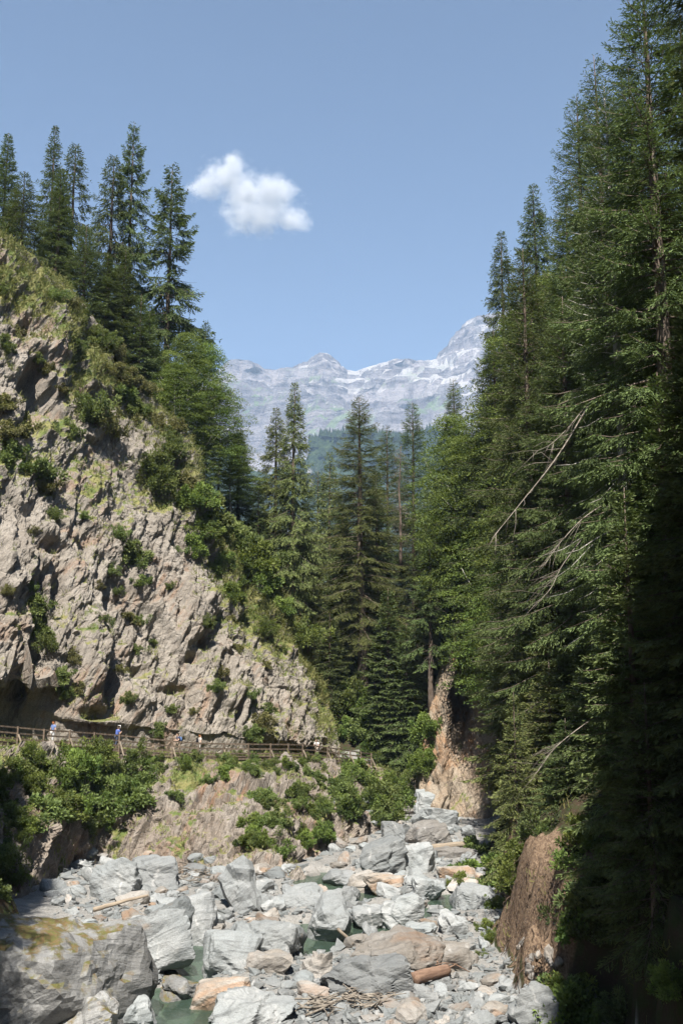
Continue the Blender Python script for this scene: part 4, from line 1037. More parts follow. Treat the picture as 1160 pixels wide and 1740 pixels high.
HERO = [  # px0, px1, py0, py1, material, label, extra
    (-130, 190, 1540, 1800, 'boulder_moss', 'huge dark grey foreground boulder with brown moss on top at lower left', {}),
    (96, 256, 1580, 1740, 'boulder_moss', 'dark broken block against the right side of the huge foreground boulder', {'lean': (0, .35)}),
    (60, 200, 1690, 1800, 'boulder_moss', 'dark slab at the foot of the huge foreground boulder', {}),
    (180, 256, 1678, 1752, 'boulder', 'grey ribbed boulder leaning on the huge foreground boulder', {}),
    (158, 240, 1452, 1537, 'boulder', 'grey boulder with a dark undercut below the rock bank', {}),
    (212, 300, 1450, 1522, 'boulder', 'long pale boulder resting behind the undercut boulder', {}),
    (238, 328, 1526, 1612, 'boulder', 'rounded blue grey boulder right of the driftwood pole', {}),
    (292, 370, 1518, 1604, 'boulder', 'wrinkled grey boulder above the deep green pool', {}),
    (190, 310, 1556, 1664, 'boulder', 'broad pale blue slab left of the deep green pool', {}),
    (374, 440, 1448, 1562, 'boulder', 'tall leaning grey slab propped against the rock bank', {'lean': (0.0, -0.42), 'thin': .55}),
    (472, 550, 1503, 1552, 'boulder', 'pale rounded boulder at the near edge of the upper pool', {}),
    (404, 490, 1602, 1672, 'boulder_warm', 'cream block with rusty streaks right of the green pool', {'flat': True}),
    (340, 430, 1582, 1668, 'boulder', 'slanted grey boulder on the right rim of the green pool', {'lean': (0, .3)}),
    (384, 510, 1552, 1652, 'boulder', 'large grey boulder behind the cream block', {}),
    (330, 420, 1650, 1712, 'boulder_warm', 'flat beige boulder in front of the green pool', {'flat': True}),
    (260, 335, 1652, 1696, 'boulder_moss', 'mossy brown stone half sunk in the pool beside the red log', {}),
    (340, 492, 1676, 1762, 'boulder', 'large pale slab at the bottom edge in the foreground', {'flat': True}),
    (508, 566, 1620, 1684, 'boulder_warm', 'white and orange boulder left of the big flat boulder', {}),
    (544, 704, 1620, 1712, 'boulder', 'big flat topped grey boulder with black shadow underneath', {'over': True}),
    (592, 750, 1580, 1672, 'boulder_warm', 'large brown boulder with a rusty seam behind the flat boulder', {}),
    (638, 724, 1514, 1576, 'boulder', 'pale triangular boulder beside the stream', {}),
    (522, 604, 1526, 1602, 'boulder', 'boulder with a dark right side left of the stream', {}),
    (596, 648, 1534, 1576, 'boulder', 'small light blue stone beside the dark sided boulder', {}),
    (684, 742, 1558, 1600, 'boulder', 'pale flat stone right of the stream', {'flat': True}),
    (540, 584, 1508, 1544, 'boulder', 'pale stone behind the dark sided boulder', {}),
    (582, 614, 1502, 1530, 'boulder', 'small white stone standing in the upper pool', {}),
    (616, 688, 1476, 1522, 'boulder_warm', 'whitish boulder right of the upper pool', {}),
    (548, 604, 1472, 1504, 'boulder', 'flat pale stone on the far rim of the upper pool', {'flat': True}),
    (596, 632, 1480, 1514, 'boulder_warm', 'small orange and white stone beside the upper pool', {}),
    (612, 690, 1422, 1496, 'boulder', 'large grey boulder with an orange streak under the bushes', {}),
    (672, 750, 1422, 1490, 'boulder', 'light blue grey boulder in the middle of the stone run', {}),
    (688, 770, 1396, 1444, 'boulder_warm', 'white boulder with an orange face high in the stone run', {}),
    (646, 700, 1390, 1432, 'boulder', 'grey boulder below the leafy bushes', {}),
    (706, 778, 1368, 1412, 'boulder', 'pale smooth boulder at the foot of the tan rock face', {}),
    (702, 758, 1340, 1392, 'boulder', 'grey boulder wedged at the top of the stone run', {}),
    (734, 800, 1438, 1462, 'boulder_warm', 'long tan stone lying across the right stone run', {'flat': True}),
    (738, 802, 1600, 1660, 'boulder_warm', 'whitish stone left of the earth bank', {}),
    (774, 812, 1660, 1690, 'boulder', 'small pale stone at the foot of the earth bank', {}),
    (728, 770, 1674, 1704, 'boulder', 'small flat grey stone behind the brown log', {'flat': True}),
    (824, 884, 1678, 1716, 'boulder', 'dark edged grey stone near the shaded bank', {}),
    (872, 952, 1676, 1756, 'boulder', 'large grey boulder half in the shade at the lower right', {}),
    (746, 800, 1540, 1594, 'boulder', 'grey boulder behind the bank shrub', {}),
    (700, 760, 1484, 1530, 'boulder', 'pale boulder left of the overhanging branches', {}),
    (640, 690, 1540, 1560, 'boulder', 'low stone under the pale triangular boulder', {'flat': True}),
    (440, 482, 1520, 1560, 'boulder', 'blue grey stone right of the tall leaning slab', {}),
    (430, 478, 1550, 1600, 'boulder_warm', 'pinkish stone between the leaning slab and the grey boulder', {}),
    (330, 385, 1560, 1600, 'boulder_warm', 'small warm stone under the leaning slab', {}),
    (196, 250, 1540, 1580, 'boulder_warm', 'warm stone under the driftwood pole', {}),
    (505, 545, 1690, 1728, 'boulder', 'dark grey stone left of the flat boulder', {}),
    (770, 850, 1500, 1545, 'boulder', 'pale boulder under the overhanging branches', {}),
    (742, 810, 1470, 1505, 'boulder_warm', 'warm pale boulder behind the overhanging branches', {}),
]
OCC = []
for i, (x0, x1, y0, y1, mt, lab, ex) in enumerate(HERO):
    c = G((x0 + x1) / 2, y1 - 0.04 * (y1 - y0), 0.1)
    dist = c[1] * cp - (CAMZ) * sp
    W = (x1 - x0) * dist / FPX
    a = math.atan2(CAMZ, c[1])
    Hh = max(((y1 - y0) * dist / FPX - 0.5 * W * math.sin(a)) / math.cos(a) * .9, 0.3 * W)
    dep = W * 0.85 if not ex.get('thin') else W * ex['thin']
    me = boulder_mesh('boulder', 300 + i, 5 if W > 2.6 else 4, (W / 2 * 1.12, dep / 2 * 1.1, Hh / 2 * 1.28), 7 if W > 4.5 else 9, 34, 1.3, ex.get('flat', False) or ex.get('over', False), 1.0)
    zc = Hh * 0.44
    if ex.get('over'): zc = Hh * 0.62
    o = obj('boulder', me, M[mt], None, (c[0], c[1] + dep * 0.35, zc), (ex.get('lean', (0, 0))[0], ex.get('lean', (0, 0))[1], 0))
    tag(o, lab, 'boulder', 'boulders of the river bed'); OCC.append((c[0], c[1] + dep * .35, W / 2))
# smaller stones: shared meshes
SM = [boulder_mesh('river_stone_%d' % k, 700 + k, 3, np.array((1, .85, .62)) * (1 + .15 * np.random.RandomState(k).normal(0, 1, 3)), 9, 13, 1.6, world_scale=1.0) for k in range(9)]
SW = []
for k in range(4):
    m2 = SM[k].copy(); SW.append(m2)
def in_bed(x, y):
    xr = np.interp(y, XR[:, 0], XR[:, 1])
    return x < xr + 0.6 and y > 39
placed = 0; tries = 0; rr = random.Random(77)
ZONES = [('small grey stone on the gravel in the foreground', 'stones of the foreground gravel', lambda px, py: py > 1660 and px > 490, 62),
         ('small stone among the boulders of the middle river bed', 'stones of the middle river bed', lambda px, py: 1480 < py <= 1660 and 140 < px < 830, 110),
         ('small stone of the far stone run', 'stones of the far stone run', lambda px, py: 1355 < py <= 1480 and 560 < px < 800, 50),
         ('stone fallen at the foot of the left rock bank', 'stones at the foot of the rock bank', lambda px, py: 1450 < py < 1560 and 80 < px < 380, 45)]
for lab, grp, f, cnt in ZONES:
    n = 0; t = 0
    while n < cnt and t < 6000:
        t += 1
        px, py = rr.uniform(60, 960), rr.uniform(1355, 1745)
        if not f(px, py): continue
        h = hit(px, py)
        if h is None or h[2] not in ('ground', 'bank') or h[1].z < 0.55: continue
        p = h[0]
        if min(poly_sd(np.array([p.x]), np.array([p.y]), pl)[0] for pl in POOLW) < .25: continue
        if not in_bed(p.x, p.y): continue
        s = rr.uniform(.22, .62) if 'foreground' in grp else rr.choice([rr.uniform(.3, .6), rr.uniform(.4, 1.0)])
        if any((p.x - a) ** 2 + (p.y - b) ** 2 < (0.75 * c + .5 * s) ** 2 for a, b, c in OCC): continue
        OCC.append((p.x, p.y, s)); n += 1
        wm = rr.random() < 0.28
        o = obj('river_stone', rr.choice(SW if wm else SM), M['boulder_warm' if wm else 'boulder'], None, (p.x, p.y, p.z + s * .12), (rr.gauss(0, .25), rr.gauss(0, .25), rr.uniform(0, 6.28)), (s, s * rr.uniform(.8, 1.15), s * rr.uniform(.8, 1.2)))
        tag(o, lab, 'stone', grp)
# uncountable rubble in one mass
gv = Acc(); rg = np.random.RandomState(9)
base = [ICO[2][0] * np.array((1, .8, .6)) for _ in range(1)]
import bmesh as _bm
def small_stone(seed):
    V, F = ICO[2]; r_ = np.random.RandomState(seed); n = unit(r_.normal(0, 1, (9, 3))); d = r_.uniform(.6, .95, 9)
    # decimated form: octahedral sphere of 26 points
    b = _bm.new(); _bm.ops.create_icosphere(b, subdivisions=1, radius=1); v = np.array([q.co[:] for q in b.verts]); f = np.array([[w.index for w in q.verts] for q in b.faces]); b.free()
    q = np.clip(v @ n.T, 0, None) / d
    X = v * (1 / ((q ** 10).sum(1) ** .1))[:, None] * np.array((1, .8, .6)) * r_.uniform(.75, 1.25, 3)
    return X, f
ST = [small_stone(k) for k in range(14)]
cpx_ = rg.uniform(90, 960, 16000); cpy_ = 1350 + 400 * rg.rand(16000) ** .8
cpt = np.array([G(a_, b_, .3) for a_, b_ in zip(cpx_, cpy_)])
cz, czo = ground_z(cpt[:, 0], cpt[:, 1]); cxr = np.interp(cpt[:, 1], XR[:, 0], XR[:, 1])
okc = np.where((czo < .5) & (cz > .05) & (cpt[:, 0] < cxr + .6) & (cpt[:, 1] > 39))[0][:6500]
for j in okc:
    x, y = cpt[j, 0], cpt[j, 1]; z = cz[j]
    X, f = ST[rg.randint(14)]; s = 0.05 + 0.17 * rg.rand() ** 2.2 * (1.3 if y < 60 else 1.6)
    Rm = np.array(Matrix.Rotation(rg.rand() * 6.28, 3, 'Z') @ Matrix.Rotation(rg.normal(0, .4), 3, 'X'))
    gv.add((X * s) @ Rm.T + np.array((x, y, z + s * .15)), None, f)
rub = obj('gravel', gv.mesh('gravel'), M['boulder']); tag(rub, 'grey and brown gravel between the boulders of the river bed', 'gravel', None, 'stuff')

# logs
def log_obj(name, p0, p1, r, mat, label, cat='log', wob=.04, taper=.75, sides=12, cut=False, group=None):
    rg = np.random.RandomState(int(abs(p0[0] * 100 + p0[1] * 10)) % 9999)
    n = 14; t = np.linspace(0, 1, n); p0 = np.asarray(p0); p1 = np.asarray(p1); L = np.linalg.norm(p1 - p0)
    pts = np.stack([np.cumsum(rg.normal(0, wob * L / n, n)), np.cumsum(rg.normal(0, wob * L / n, n)), t * L], 1); pts[:, :2] -= pts[0, :2]
    V, Q, T = tube(pts, r * (1 - (1 - taper) * t), sides)
    V = V + np.stack([fbm(V * np.array((6, 6, 1.2)) + 3, 3, 5), fbm(V * np.array((6, 6, 1.2)) + 9, 3, 6), 0 * V[:, 0]], 1) * r * .10
    o = obj(name, mesh(name, V, [Q, T], True), M[mat], None, p0); o.rotation_mode = 'QUATERNION'; o.rotation_quaternion = Vector(p1 - p0).to_track_quat('Z', 'Y')
    tag(o, label, cat, group); return o
def onbed(px, py, up=.15):
    h = hit(px, py); return np.array(h[0]) + np.array((0, 0, up))
log_obj('cut_log', onbed(300, 1668, .35), onbed(330, 1696, .28), .36, 'log', 'short red brown cut log in the pool', wob=.01, taper=1.0, sides=16)
log_obj('driftwood_pole', onbed(158, 1562, .5), onbed(252, 1552, .9), .13, 'timber_new', 'long pale driftwood pole lying on stones left of the pool', wob=.06, taper=.5)
log_obj('barkless_log', onbed(702, 1676, .3), onbed(760, 1664, .4), .27, 'log', 'reddish brown log behind the foreground gravel', wob=.03, taper=.85)
log_obj('driftwood_stick', onbed(540, 1572, .7), onbed(600, 1612, .25), .11, 'timber_new', 'pale stick leaning beside the dark sided boulder', wob=.03, taper=.6)
log_obj('driftwood_stick', onbed(616, 1572, .3), onbed(652, 1562, .5), .12, 'log', 'reddish driftwood stick at the stream edge', wob=.05, taper=.6)
log_obj('bare_trunk', onbed(690, 1456, .5), onbed(800, 1446, .6), .3, 'timber_new', 'pale fallen trunk lying across the far stone run', wob=.03, taper=.7)
for qx, qy, ww, hh, nn, lab in [(335, 1492, 40, 14, 60, 'tangle of driftwood sticks at the foot of the rock bank'), (620, 1708, 45, 10, 60, 'driftwood sticks on the gravel before the flat boulder'), (545, 1722, 25, 12, 40, 'small heap of twigs at the foreground left of the gravel'), (300, 1482, 30, 6, 25, 'driftwood sticks washed behind the wrinkled boulder'), (740, 1640, 40, 20, 40, 'reddish twigs heaped between stones near the earth bank')]:
    a = Acc(); rg = np.random.RandomState(qx)
    for k in range(nn):
        h = hit(qx + rg.uniform(-ww, ww), qy + rg.uniform(-hh, hh))
        if h is None: continue
        c = np.array(h[0]) + np.array((0, 0, rg.uniform(.1, .45))); L = rg.uniform(.4, 1.5); az = rg.normal(.3, .8)
        d = np.array((math.cos(az), math.sin(az) * .6, rg.normal(0, .22))) * L / 2
        a.tube(np.array([c - d, c + rg.normal(0, .05, 3), c + d]), np.array((.035, .03, .012)) * rg.uniform(.6, 1.5), 4)
    tag(obj('driftwood', a.mesh('driftwood', True), M['log'] if qx > 700 else M['deadwood']), lab, 'driftwood', None, 'stuff')
# ------------------------------------------------------------------ wooden walkway on the shelf
wk = catmull(SHELF[1:11], 400)
wk = resample(wk, 400)
wl = np.r_[0, np.cumsum(np.linalg.norm(np.diff(wk, axis=0), axis=1))]
def wpt(s, off=0.0, up=0.0):
    p = np.array([np.interp(s, wl, wk[:, k]) for k in range(3)]); q = np.array([np.interp(min(s + .5, wl[-1]), wl, wk[:, k]) for k in range(3)]) - np.array([np.interp(max(s - .5, 0), wl, wk[:, k]) for k in range(3)])
    q[2] = 0; q /= np.linalg.norm(q); n = np.array((q[1], -q[0], 0))
    return p + n * off + np.array((0, 0, up)), q, n
boardwalk = empty('boardwalk', wpt(30)[0]); BW0 = np.array(boardwalk.location)
tag(boardwalk, 'brown timber walkway with a post and rail fence along the left cliff', 'walkway')
def beam(name, a, b, w, h, mat, parent, origin):
    a = np.asarray(a) - origin; b = np.asarray(b) - origin; d = b - a; L = np.linalg.norm(d); d /= L
    u = np.cross(d, (0, 0, 1.)); 
    if np.linalg.norm(u) < 1e-3: u = np.array((1., 0, 0))
    u /= np.linalg.norm(u); v = np.cross(u, d)
    A = Acc(); A.box((0, 0, 0), L, w, h); m = A.mesh(name)
    o = obj(name, m, M[mat], parent); Mx = Matrix(((d[0], u[0], v[0], 0), (d[1], u[1], v[1], 0), (d[2], u[2], v[2], 0), (0, 0, 0, 1)))
    o.matrix_local = Matrix.Translation(Vector((a + b) / 2)) @ Mx
    return o
s = 0.0; idx = 0; posts = []
tot = wl[-1]
while s < tot:
    posts.append(s); s += 2.35
GAP = [(0, 0)]
deck = Acc()
for k in range(int(tot / .22)):
    p, q, n = wpt(k * .22, -0.75, .16)
    Mx = np.stack([q, n, np.cross(q, n)], 1)
    deck.box(p - BW0, .2, 1.7, .05, Mx)
d_ = obj('deck_boards', deck.mesh('deck_boards'), M['timber'], boardwalk); d_['kind'] = 'stuff'
for i, s in enumerate(posts):
    b0, q, n = wpt(s, 0.12, -1.3); t0, _, _ = wpt(s, 0.12, 1.3)
    beam('post', b0, t0, .12, .12, 'timber', boardwalk, BW0)
    if i + 1 < len(posts):
        s2 = posts[i + 1]
        for hgt, hh, ww in ((1.20, .11, .07), (.80, .12, .04), (.42, .12, .04), (.02, .24, .08)):
            beam('rail' if hgt > .1 else 'edge_beam', wpt(s, .03, hgt)[0], wpt(s2, .03, hgt)[0], ww, hh, 'timber', boardwalk, BW0)
    if i % 2 == 0:
        beam('brace', wpt(s, .2, .75)[0], wpt(s + .25, 1.05, -1.2)[0], .07, .09, 'timber_new', boardwalk, BW0)

# ------------------------------------------------------------------ walkers on the walkway
def skinned(name, verts, edges, mat, parent):
    me = bpy.data.meshes.new(name); me.from_pydata([v[:3] for v in verts], edges, []); me.update()
    o = obj(name, me, mat, parent); sk = o.modifiers.new('skin', 'SKIN'); sk.use_smooth_shade = True
    for i, v in enumerate(verts):
        d = me.skin_vertices[0].data[i]; d.radius = (v[3], v[3] if len(v) < 5 else v[4]); d.use_root = (i == 0)
    sb = o.modifiers.new('smooth', 'SUBSURF'); sb.levels = 1; sb.render_levels = 2
    return o
SKIN = plain('skin', (0.55, 0.36, 0.27), .6)
def person(s, face, shirt, trousers, hair, label, lean=0.0, arm='rest', hat=None, pack=None, off=-.7, h=1.72):
    p, q, n = wpt(s, off, .20)
    yaw = math.atan2(q[1], q[0]) + (0 if face > 0 else PI) - PI / 2   # local +y is the walking direction
    e = empty('person', p, yaw); e.scale = (h / 1.72,) * 3; tag(e, label, 'person', 'walkers on the walkway')
    L = lean
    ch = (0, .02 + .25 * L, 1.28); nk = (0, .04 + .36 * L, 1.46); hd = (0, .08 + .42 * L, 1.58); tp = (0, .07 + .45 * L, 1.70)
    hands = {'rest': ((-.24, .10, .86), (.24, .04, .86)), 'rail': ((-.22, .48, 1.12), (.24, .45, 1.10)), 'phone': ((-.10, .36, 1.28), (.12, .36, 1.28))}[arm]
    elb = {'rest': ((-.27, -.04, 1.10), (.27, -.02, 1.10)), 'rail': ((-.27, .22, 1.14), (.27, .2, 1.14)), 'phone': ((-.26, .12, 1.10), (.26, .12, 1.10))}[arm]
    sh = ((-.19, ch[1] + .02, 1.38), (.19, ch[1] + .02, 1.38))
    V = [(0, 0, .95, .13, .10), (0, .01 + .1 * L, 1.12, .125, .095), (*ch, .15, .105), (*nk, .055), (*hd, .085, .095), (*tp, .05),
         (*sh[0], .055), (*elb[0], .042), (*hands[0], .032), (*sh[1], .055), (*elb[1], .042), (*hands[1], .032),
         (-.09, 0, .90, .085), (-.10, .10, .48, .058), (-.10, -.02, .09, .042), (-.10, .13, .03, .035), (.09, 0, .90, .085), (.10, -.06, .48, .058), (.10, -.16, .09, .042), (.10, -.02, .03, .035)]
    E = [(0, 1), (1, 2), (2, 3), (3, 4), (4, 5), (2, 6), (6, 7), (7, 8), (2, 9), (9, 10), (10, 11), (0, 12), (12, 13), (13, 14), (14, 15), (0, 16), (16, 17), (17, 18), (18, 19)]
    skinned('body', V, E, SKIN, e)
    sv = [(0, 0, .93, .155, .125), (0, .01 + .1 * L, 1.12, .15, .12), (*ch, .175, .13), (0, nk[1] - .02, 1.42, .075), (*sh[0], .08), (*[(a * .6 + b * .4) for a, b in zip(elb[0], sh[0])], .07), (*sh[1], .08), (*[(a * .6 + b * .4) for a, b in zip(elb[1], sh[1])], .07)]
    skinned('shirt', sv, [(0, 1), (1, 2), (2, 3), (2, 4), (4, 5), (2, 6), (6, 7)], plain('shirt_cloth', shirt), e)
    tv = [(0, 0, .95, .145, .12), (-.09, 0, .88, .105), (-.10, .10, .48, .08), (-.10, -.02, .14, .065), (.09, 0, .88, .105), (.10, -.06, .48, .08), (.10, -.16, .14, .065)]
    skinned('trousers', tv, [(0, 1), (1, 2), (2, 3), (0, 4), (4, 5), (5, 6)], plain('trouser_cloth', trousers), e)
    if hat is not None:
        skinned('cap', [(0, tp[1] - .02, 1.66, .105, .11), (0, tp[1] - .01, 1.735, .075), (0, tp[1] + .14, 1.655, .05, .02)], [(0, 1), (0, 2)], plain('cap_cloth', hat), e)
    skinned('hair', [(0, tp[1] - .05, 1.60, .095, .10), (0, tp[1] - .04, 1.69, .09), (0, tp[1] - .10, 1.50, .06)], [(0, 1), (0, 2)], plain('hair', hair), e)
    if pack is not None:
        skinned('backpack', [(0, ch[1] - .24, 1.02, .15, .11), (0, ch[1] - .23, 1.25, .15, .11), (0, ch[1] - .2, 1.42, .10, .07)], [(0, 1), (1, 2)], plain('pack_cloth', pack), e)
    return e
def s_at(px):
    best = min(np.linspace(0, tot, 600), key=lambda s: abs(pix(wpt(s, -.6, 1.2)[0])[0] - px)); return best
person(s_at(93), 1, (.16, .22, .42), (.5, .5, .5), (.35, .14, .06), 'walker in blue with reddish hair half hidden by a shrub', 0, 'rest')
person(s_at(200), 1, (.10, .15, .42), (.06, .07, .1), (.1, .07, .05), 'walker in a blue shirt and white cap looking down', .25, 'phone', hat=(.75, .73, .7))
person(s_at(306), -1, (.035, .06, .13), (.25, .2, .15), (.12, .08, .05), 'walker in navy shirt with a blue rucksack leaning to the rail', .3, 'rail', pack=(.10, .17, .34))
person(s_at(340), 1, (.5, .45, .4), (.5, .48, .44), (.32, .15, .07), 'walker with red hair and a black rucksack', .05, 'rest', pack=(.02, .02, .025))
person(s_at(541), -1, (.72, .70, .68), (.4, .36, .3), (.2, .15, .1), 'walker in a white top bending over the far rail', .5, 'rail')

# ------------------------------------------------------------------ shrubs and grass
rs = random.Random(11)
def shrub_at(px, py, r, label, group, mat='shrub', kind=None, only=None, sink=.25, up=.55, grow=1.0):
    h = hit(px, py)
    if h is None or (only and h[2] not in only): return
    p, n, k, dist = h
    s = 1.22 * grow * r * dist / FPX
    z = (n * (1 - up) + Vector((0, 0, 1)) * up).normalized()
    tm, cm, _ = SHR[kind or rs.choice('aabcde')]
    e = bpy.data.objects.new('shrub', None); C.objects.link(e); tag(e, label, 'shrub', group)
    e.rotation_mode = 'QUATERNION'; e.rotation_quaternion = z.to_track_quat('Z', 'Y') @ Matrix.Rotation(rs.uniform(0, 6.28), 3, 'Z').to_quaternion()
    e.location = p - z * s * sink; e.scale = (s, s, s * rs.uniform(.8, 1.15))
    for nm, me, mt in (('stems', tm, 'bark'), ('foliage', cm, mat)):
        o = bpy.data.objects.new(nm, me); C.objects.link(o); o.parent = e
        if len(me.materials) == 0: me.materials.append(M[mt])
        if me.materials[0] != M[mt]: o.material_slots[0].link = 'OBJECT'; o.material_slots[0].material = M[mt]
    return e
def zone(lst, label, group, mats=('shrub',), jitter=1, **kw):
    for (px, py, r) in lst:
        shrub_at(px, py, r, label, group, rs.choice(mats), **kw)
zone([(270, 825, 42)], 'large dark green bush on the shoulder of the left cliff', 'cliff shrubs', kind='c')
zone([(160, 715, 40)], 'broad dark bush in the upper middle of the left cliff', 'cliff shrubs', kind='c')
zone([(225, 945, 36)], 'bush hanging on the middle of the left cliff face', 'cliff shrubs', kind='a')
zone([(30, 560, 25), (10, 590, 20), (190, 742, 36), (120, 745, 26), (40, 730, 36), (20, 780, 32), (60, 800, 32), (75, 830, 25), (5, 690, 25), (8, 740, 28), (190, 960, 20), (200, 915, 24), (245, 990, 18),
      (255, 790, 28), (290, 775, 32), (305, 815, 28), (130, 610, 22), (128, 585, 16), (60, 610, 16), (85, 630, 14), (0, 500, 18), (230, 700, 22), (110, 660, 15)],
     'shrub rooted in the upper left cliff', 'cliff shrubs', ('shrub', 'shrub', 'shrub_dry'))
zone([(180, 590, 26), (200, 640, 28), (215, 665, 30), (100, 510, 22), (122, 522, 16), (65, 420, 26), (45, 385, 28), (90, 450, 22), (20, 365, 24), (300, 730, 22), (160, 568, 18), (240, 690, 22), (270, 720, 22), (285, 745, 20),
      (145, 540, 18), (75, 440, 20), (35, 410, 18), (195, 610, 22), (250, 665, 20), (225, 640, 18), (5, 352, 22), (30, 372, 20), (110, 480, 18)],
     'shrub on the grassy rim of the left cliff', 'shrubs on the cliff rim', ('shrub', 'shrub', 'shrub_dry'))
zone([(310, 850, 24), (335, 930, 22), (400, 1010, 20), (425, 1040, 20), (450, 1075, 18), (370, 960, 20), (330, 850, 28), (360, 880, 34), (400, 930, 36), (430, 960, 38), (450, 1000, 32), (385, 900, 30), (345, 905, 26), (420, 910, 38), (460, 950, 38), (490, 1000, 36), (505, 1050, 36), (520, 1090, 30), (540, 1130, 30), (560, 1180, 32), (590, 1210, 32),
      (480, 960, 36), (380, 845, 34), (440, 900, 36), (410, 870, 30), (500, 980, 30), (530, 1060, 30), (550, 1110, 30), (575, 1160, 26), (470, 1030, 24), (380, 960, 22), (410, 990, 18), (350, 800, 26), (365, 830, 26), (600, 1250, 26), (575, 1240, 24), (610, 1190, 26), (625, 1225, 26)],
     'bush in the green gully behind the left cliff', 'bushes of the gully', ('leaf', 'shrub', 'leaf'), grow=1.3)
zone([(60, 1030, 26), (75, 1070, 28), (90, 1105, 24), (100, 1150, 22), (112, 1185, 18), (132, 1172, 16), (15, 1010, 14), (180, 1050, 15), (215, 1050, 17), (240, 1062, 17), (258, 1090, 17), (232, 1105, 15), (170, 1000, 12), (195, 1010, 13), (217, 1192, 15), (205, 1140, 14),
      (422, 1180, 18), (440, 1232, 24), (425, 1248, 20), (290, 1205, 12), (350, 1062, 16), (372, 1142, 20), (366, 1172, 16), (330, 1212, 12), (272, 1242, 16), (455, 1210, 18), (480, 1100, 14), (120, 1120, 18), (50, 1000, 18), (140, 880, 12), (90, 880, 18), (60, 900, 15), (300, 930, 12), (290, 1000, 12), (395, 1050, 16), (400, 1100, 14), (450, 1130, 12)],
     'small shrub growing from cracks low on the left cliff', 'shrubs low on the cliff', ('shrub', 'shrub', 'shrub_dry'))
big = []
for k in range(40): big.append((rs.uniform(20, 250), rs.uniform(1275, 1415), rs.uniform(22, 40)))
big = [b for b in big if b[1] < 1300 + 130 * math.exp(-((b[0] - 150) / 95) ** 2)]
zone(big, 'leafy bush of the thicket under the left end of the walkway', 'thicket under the walkway', ('leaf', 'shrub'), only=('bank',))
zone([(rs.uniform(-5, 40), rs.uniform(1290, 1520), rs.uniform(20, 34)) for k in range(12)], 'bush in the shade at the left photo edge', 'shaded bushes at the left edge', ('leaf', 'shrub'))
zone([(rs.uniform(570, 690), rs.uniform(1300, 1400), rs.uniform(20, 32)) for k in range(34)], 'bright leafy bush over the stone run below the far walkway', 'bushes below the far walkway', ('leaf', 'shrub'), only=('bank', 'ground'))
zone([(rs.uniform(410, 475), rs.uniform(1350, 1440), rs.uniform(16, 28)) for k in range(15)] + [(450, 1440, 26), (440, 1420, 28)], 'green bush hanging in the middle of the rock bank', 'bushes in the middle of the bank', ('shrub', 'leaf'), only=('bank',))
zone([(rs.uniform(500, 552), rs.uniform(1300, 1440), rs.uniform(14, 22)) for k in range(20)], 'bush trailing down the rock bank beside the bright bushes', 'bushes trailing down the bank', ('shrub', 'leaf'), only=('bank',))
zone([(rs.uniform(230, 560), rs.uniform(1284, 1318), rs.uniform(10, 18)) for k in range(26)] + [(295, 1350, 16), (350, 1330, 14), (480, 1390, 12), (190, 1440, 14), (330, 1290, 16)], 'low shrub on the rim of the bank under the walkway', 'shrubs along the walkway edge', ('shrub', 'shrub', 'leaf'), only=('bank',))
zone([(rs.uniform(600, 740), rs.uniform(1060, 1330), rs.uniform(18, 32)) for k in range(36)], 'undergrowth bush on the slope left of the tan rock face', 'undergrowth of the gully', ('shrub', 'leaf', 'shrub'))
zone([(rs.uniform(760, 870), rs.uniform(880, 1120), rs.uniform(14, 26)) for k in range(10)], 'bush clinging to the upper tan rock face', 'bushes of the tan rock face', ('shrub', 'leaf'), only=('right', 'ground'))
zone([(790, 1480, 34), (830, 1500, 34), (810, 1450, 34), (850, 1470, 36), (870, 1500, 32), (840, 1540, 24), (800, 1530, 26), (860, 1430, 30), (825, 1580, 18), (822, 1625, 16), (835, 1600, 16), (880, 1450, 30), (905, 1420, 30), (780, 1510, 24)],
     'leafy bush leaning over the stones from the right bank', 'bushes of the right bank', ('leaf', 'shrub'), up=.3)
zone([(rs.uniform(900, 1160), rs.uniform(1150, 1440), rs.uniform(24, 44)) for k in range(10)] + [(rs.uniform(960, 1165), rs.uniform(1430, 1740), rs.uniform(34, 60)) for k in range(14)], 'undergrowth bush in the dark forest of the right bank', 'undergrowth of the right bank', ('spruce', 'leaf'))  # darker needle colour on some of these bushes paints in deeper shade

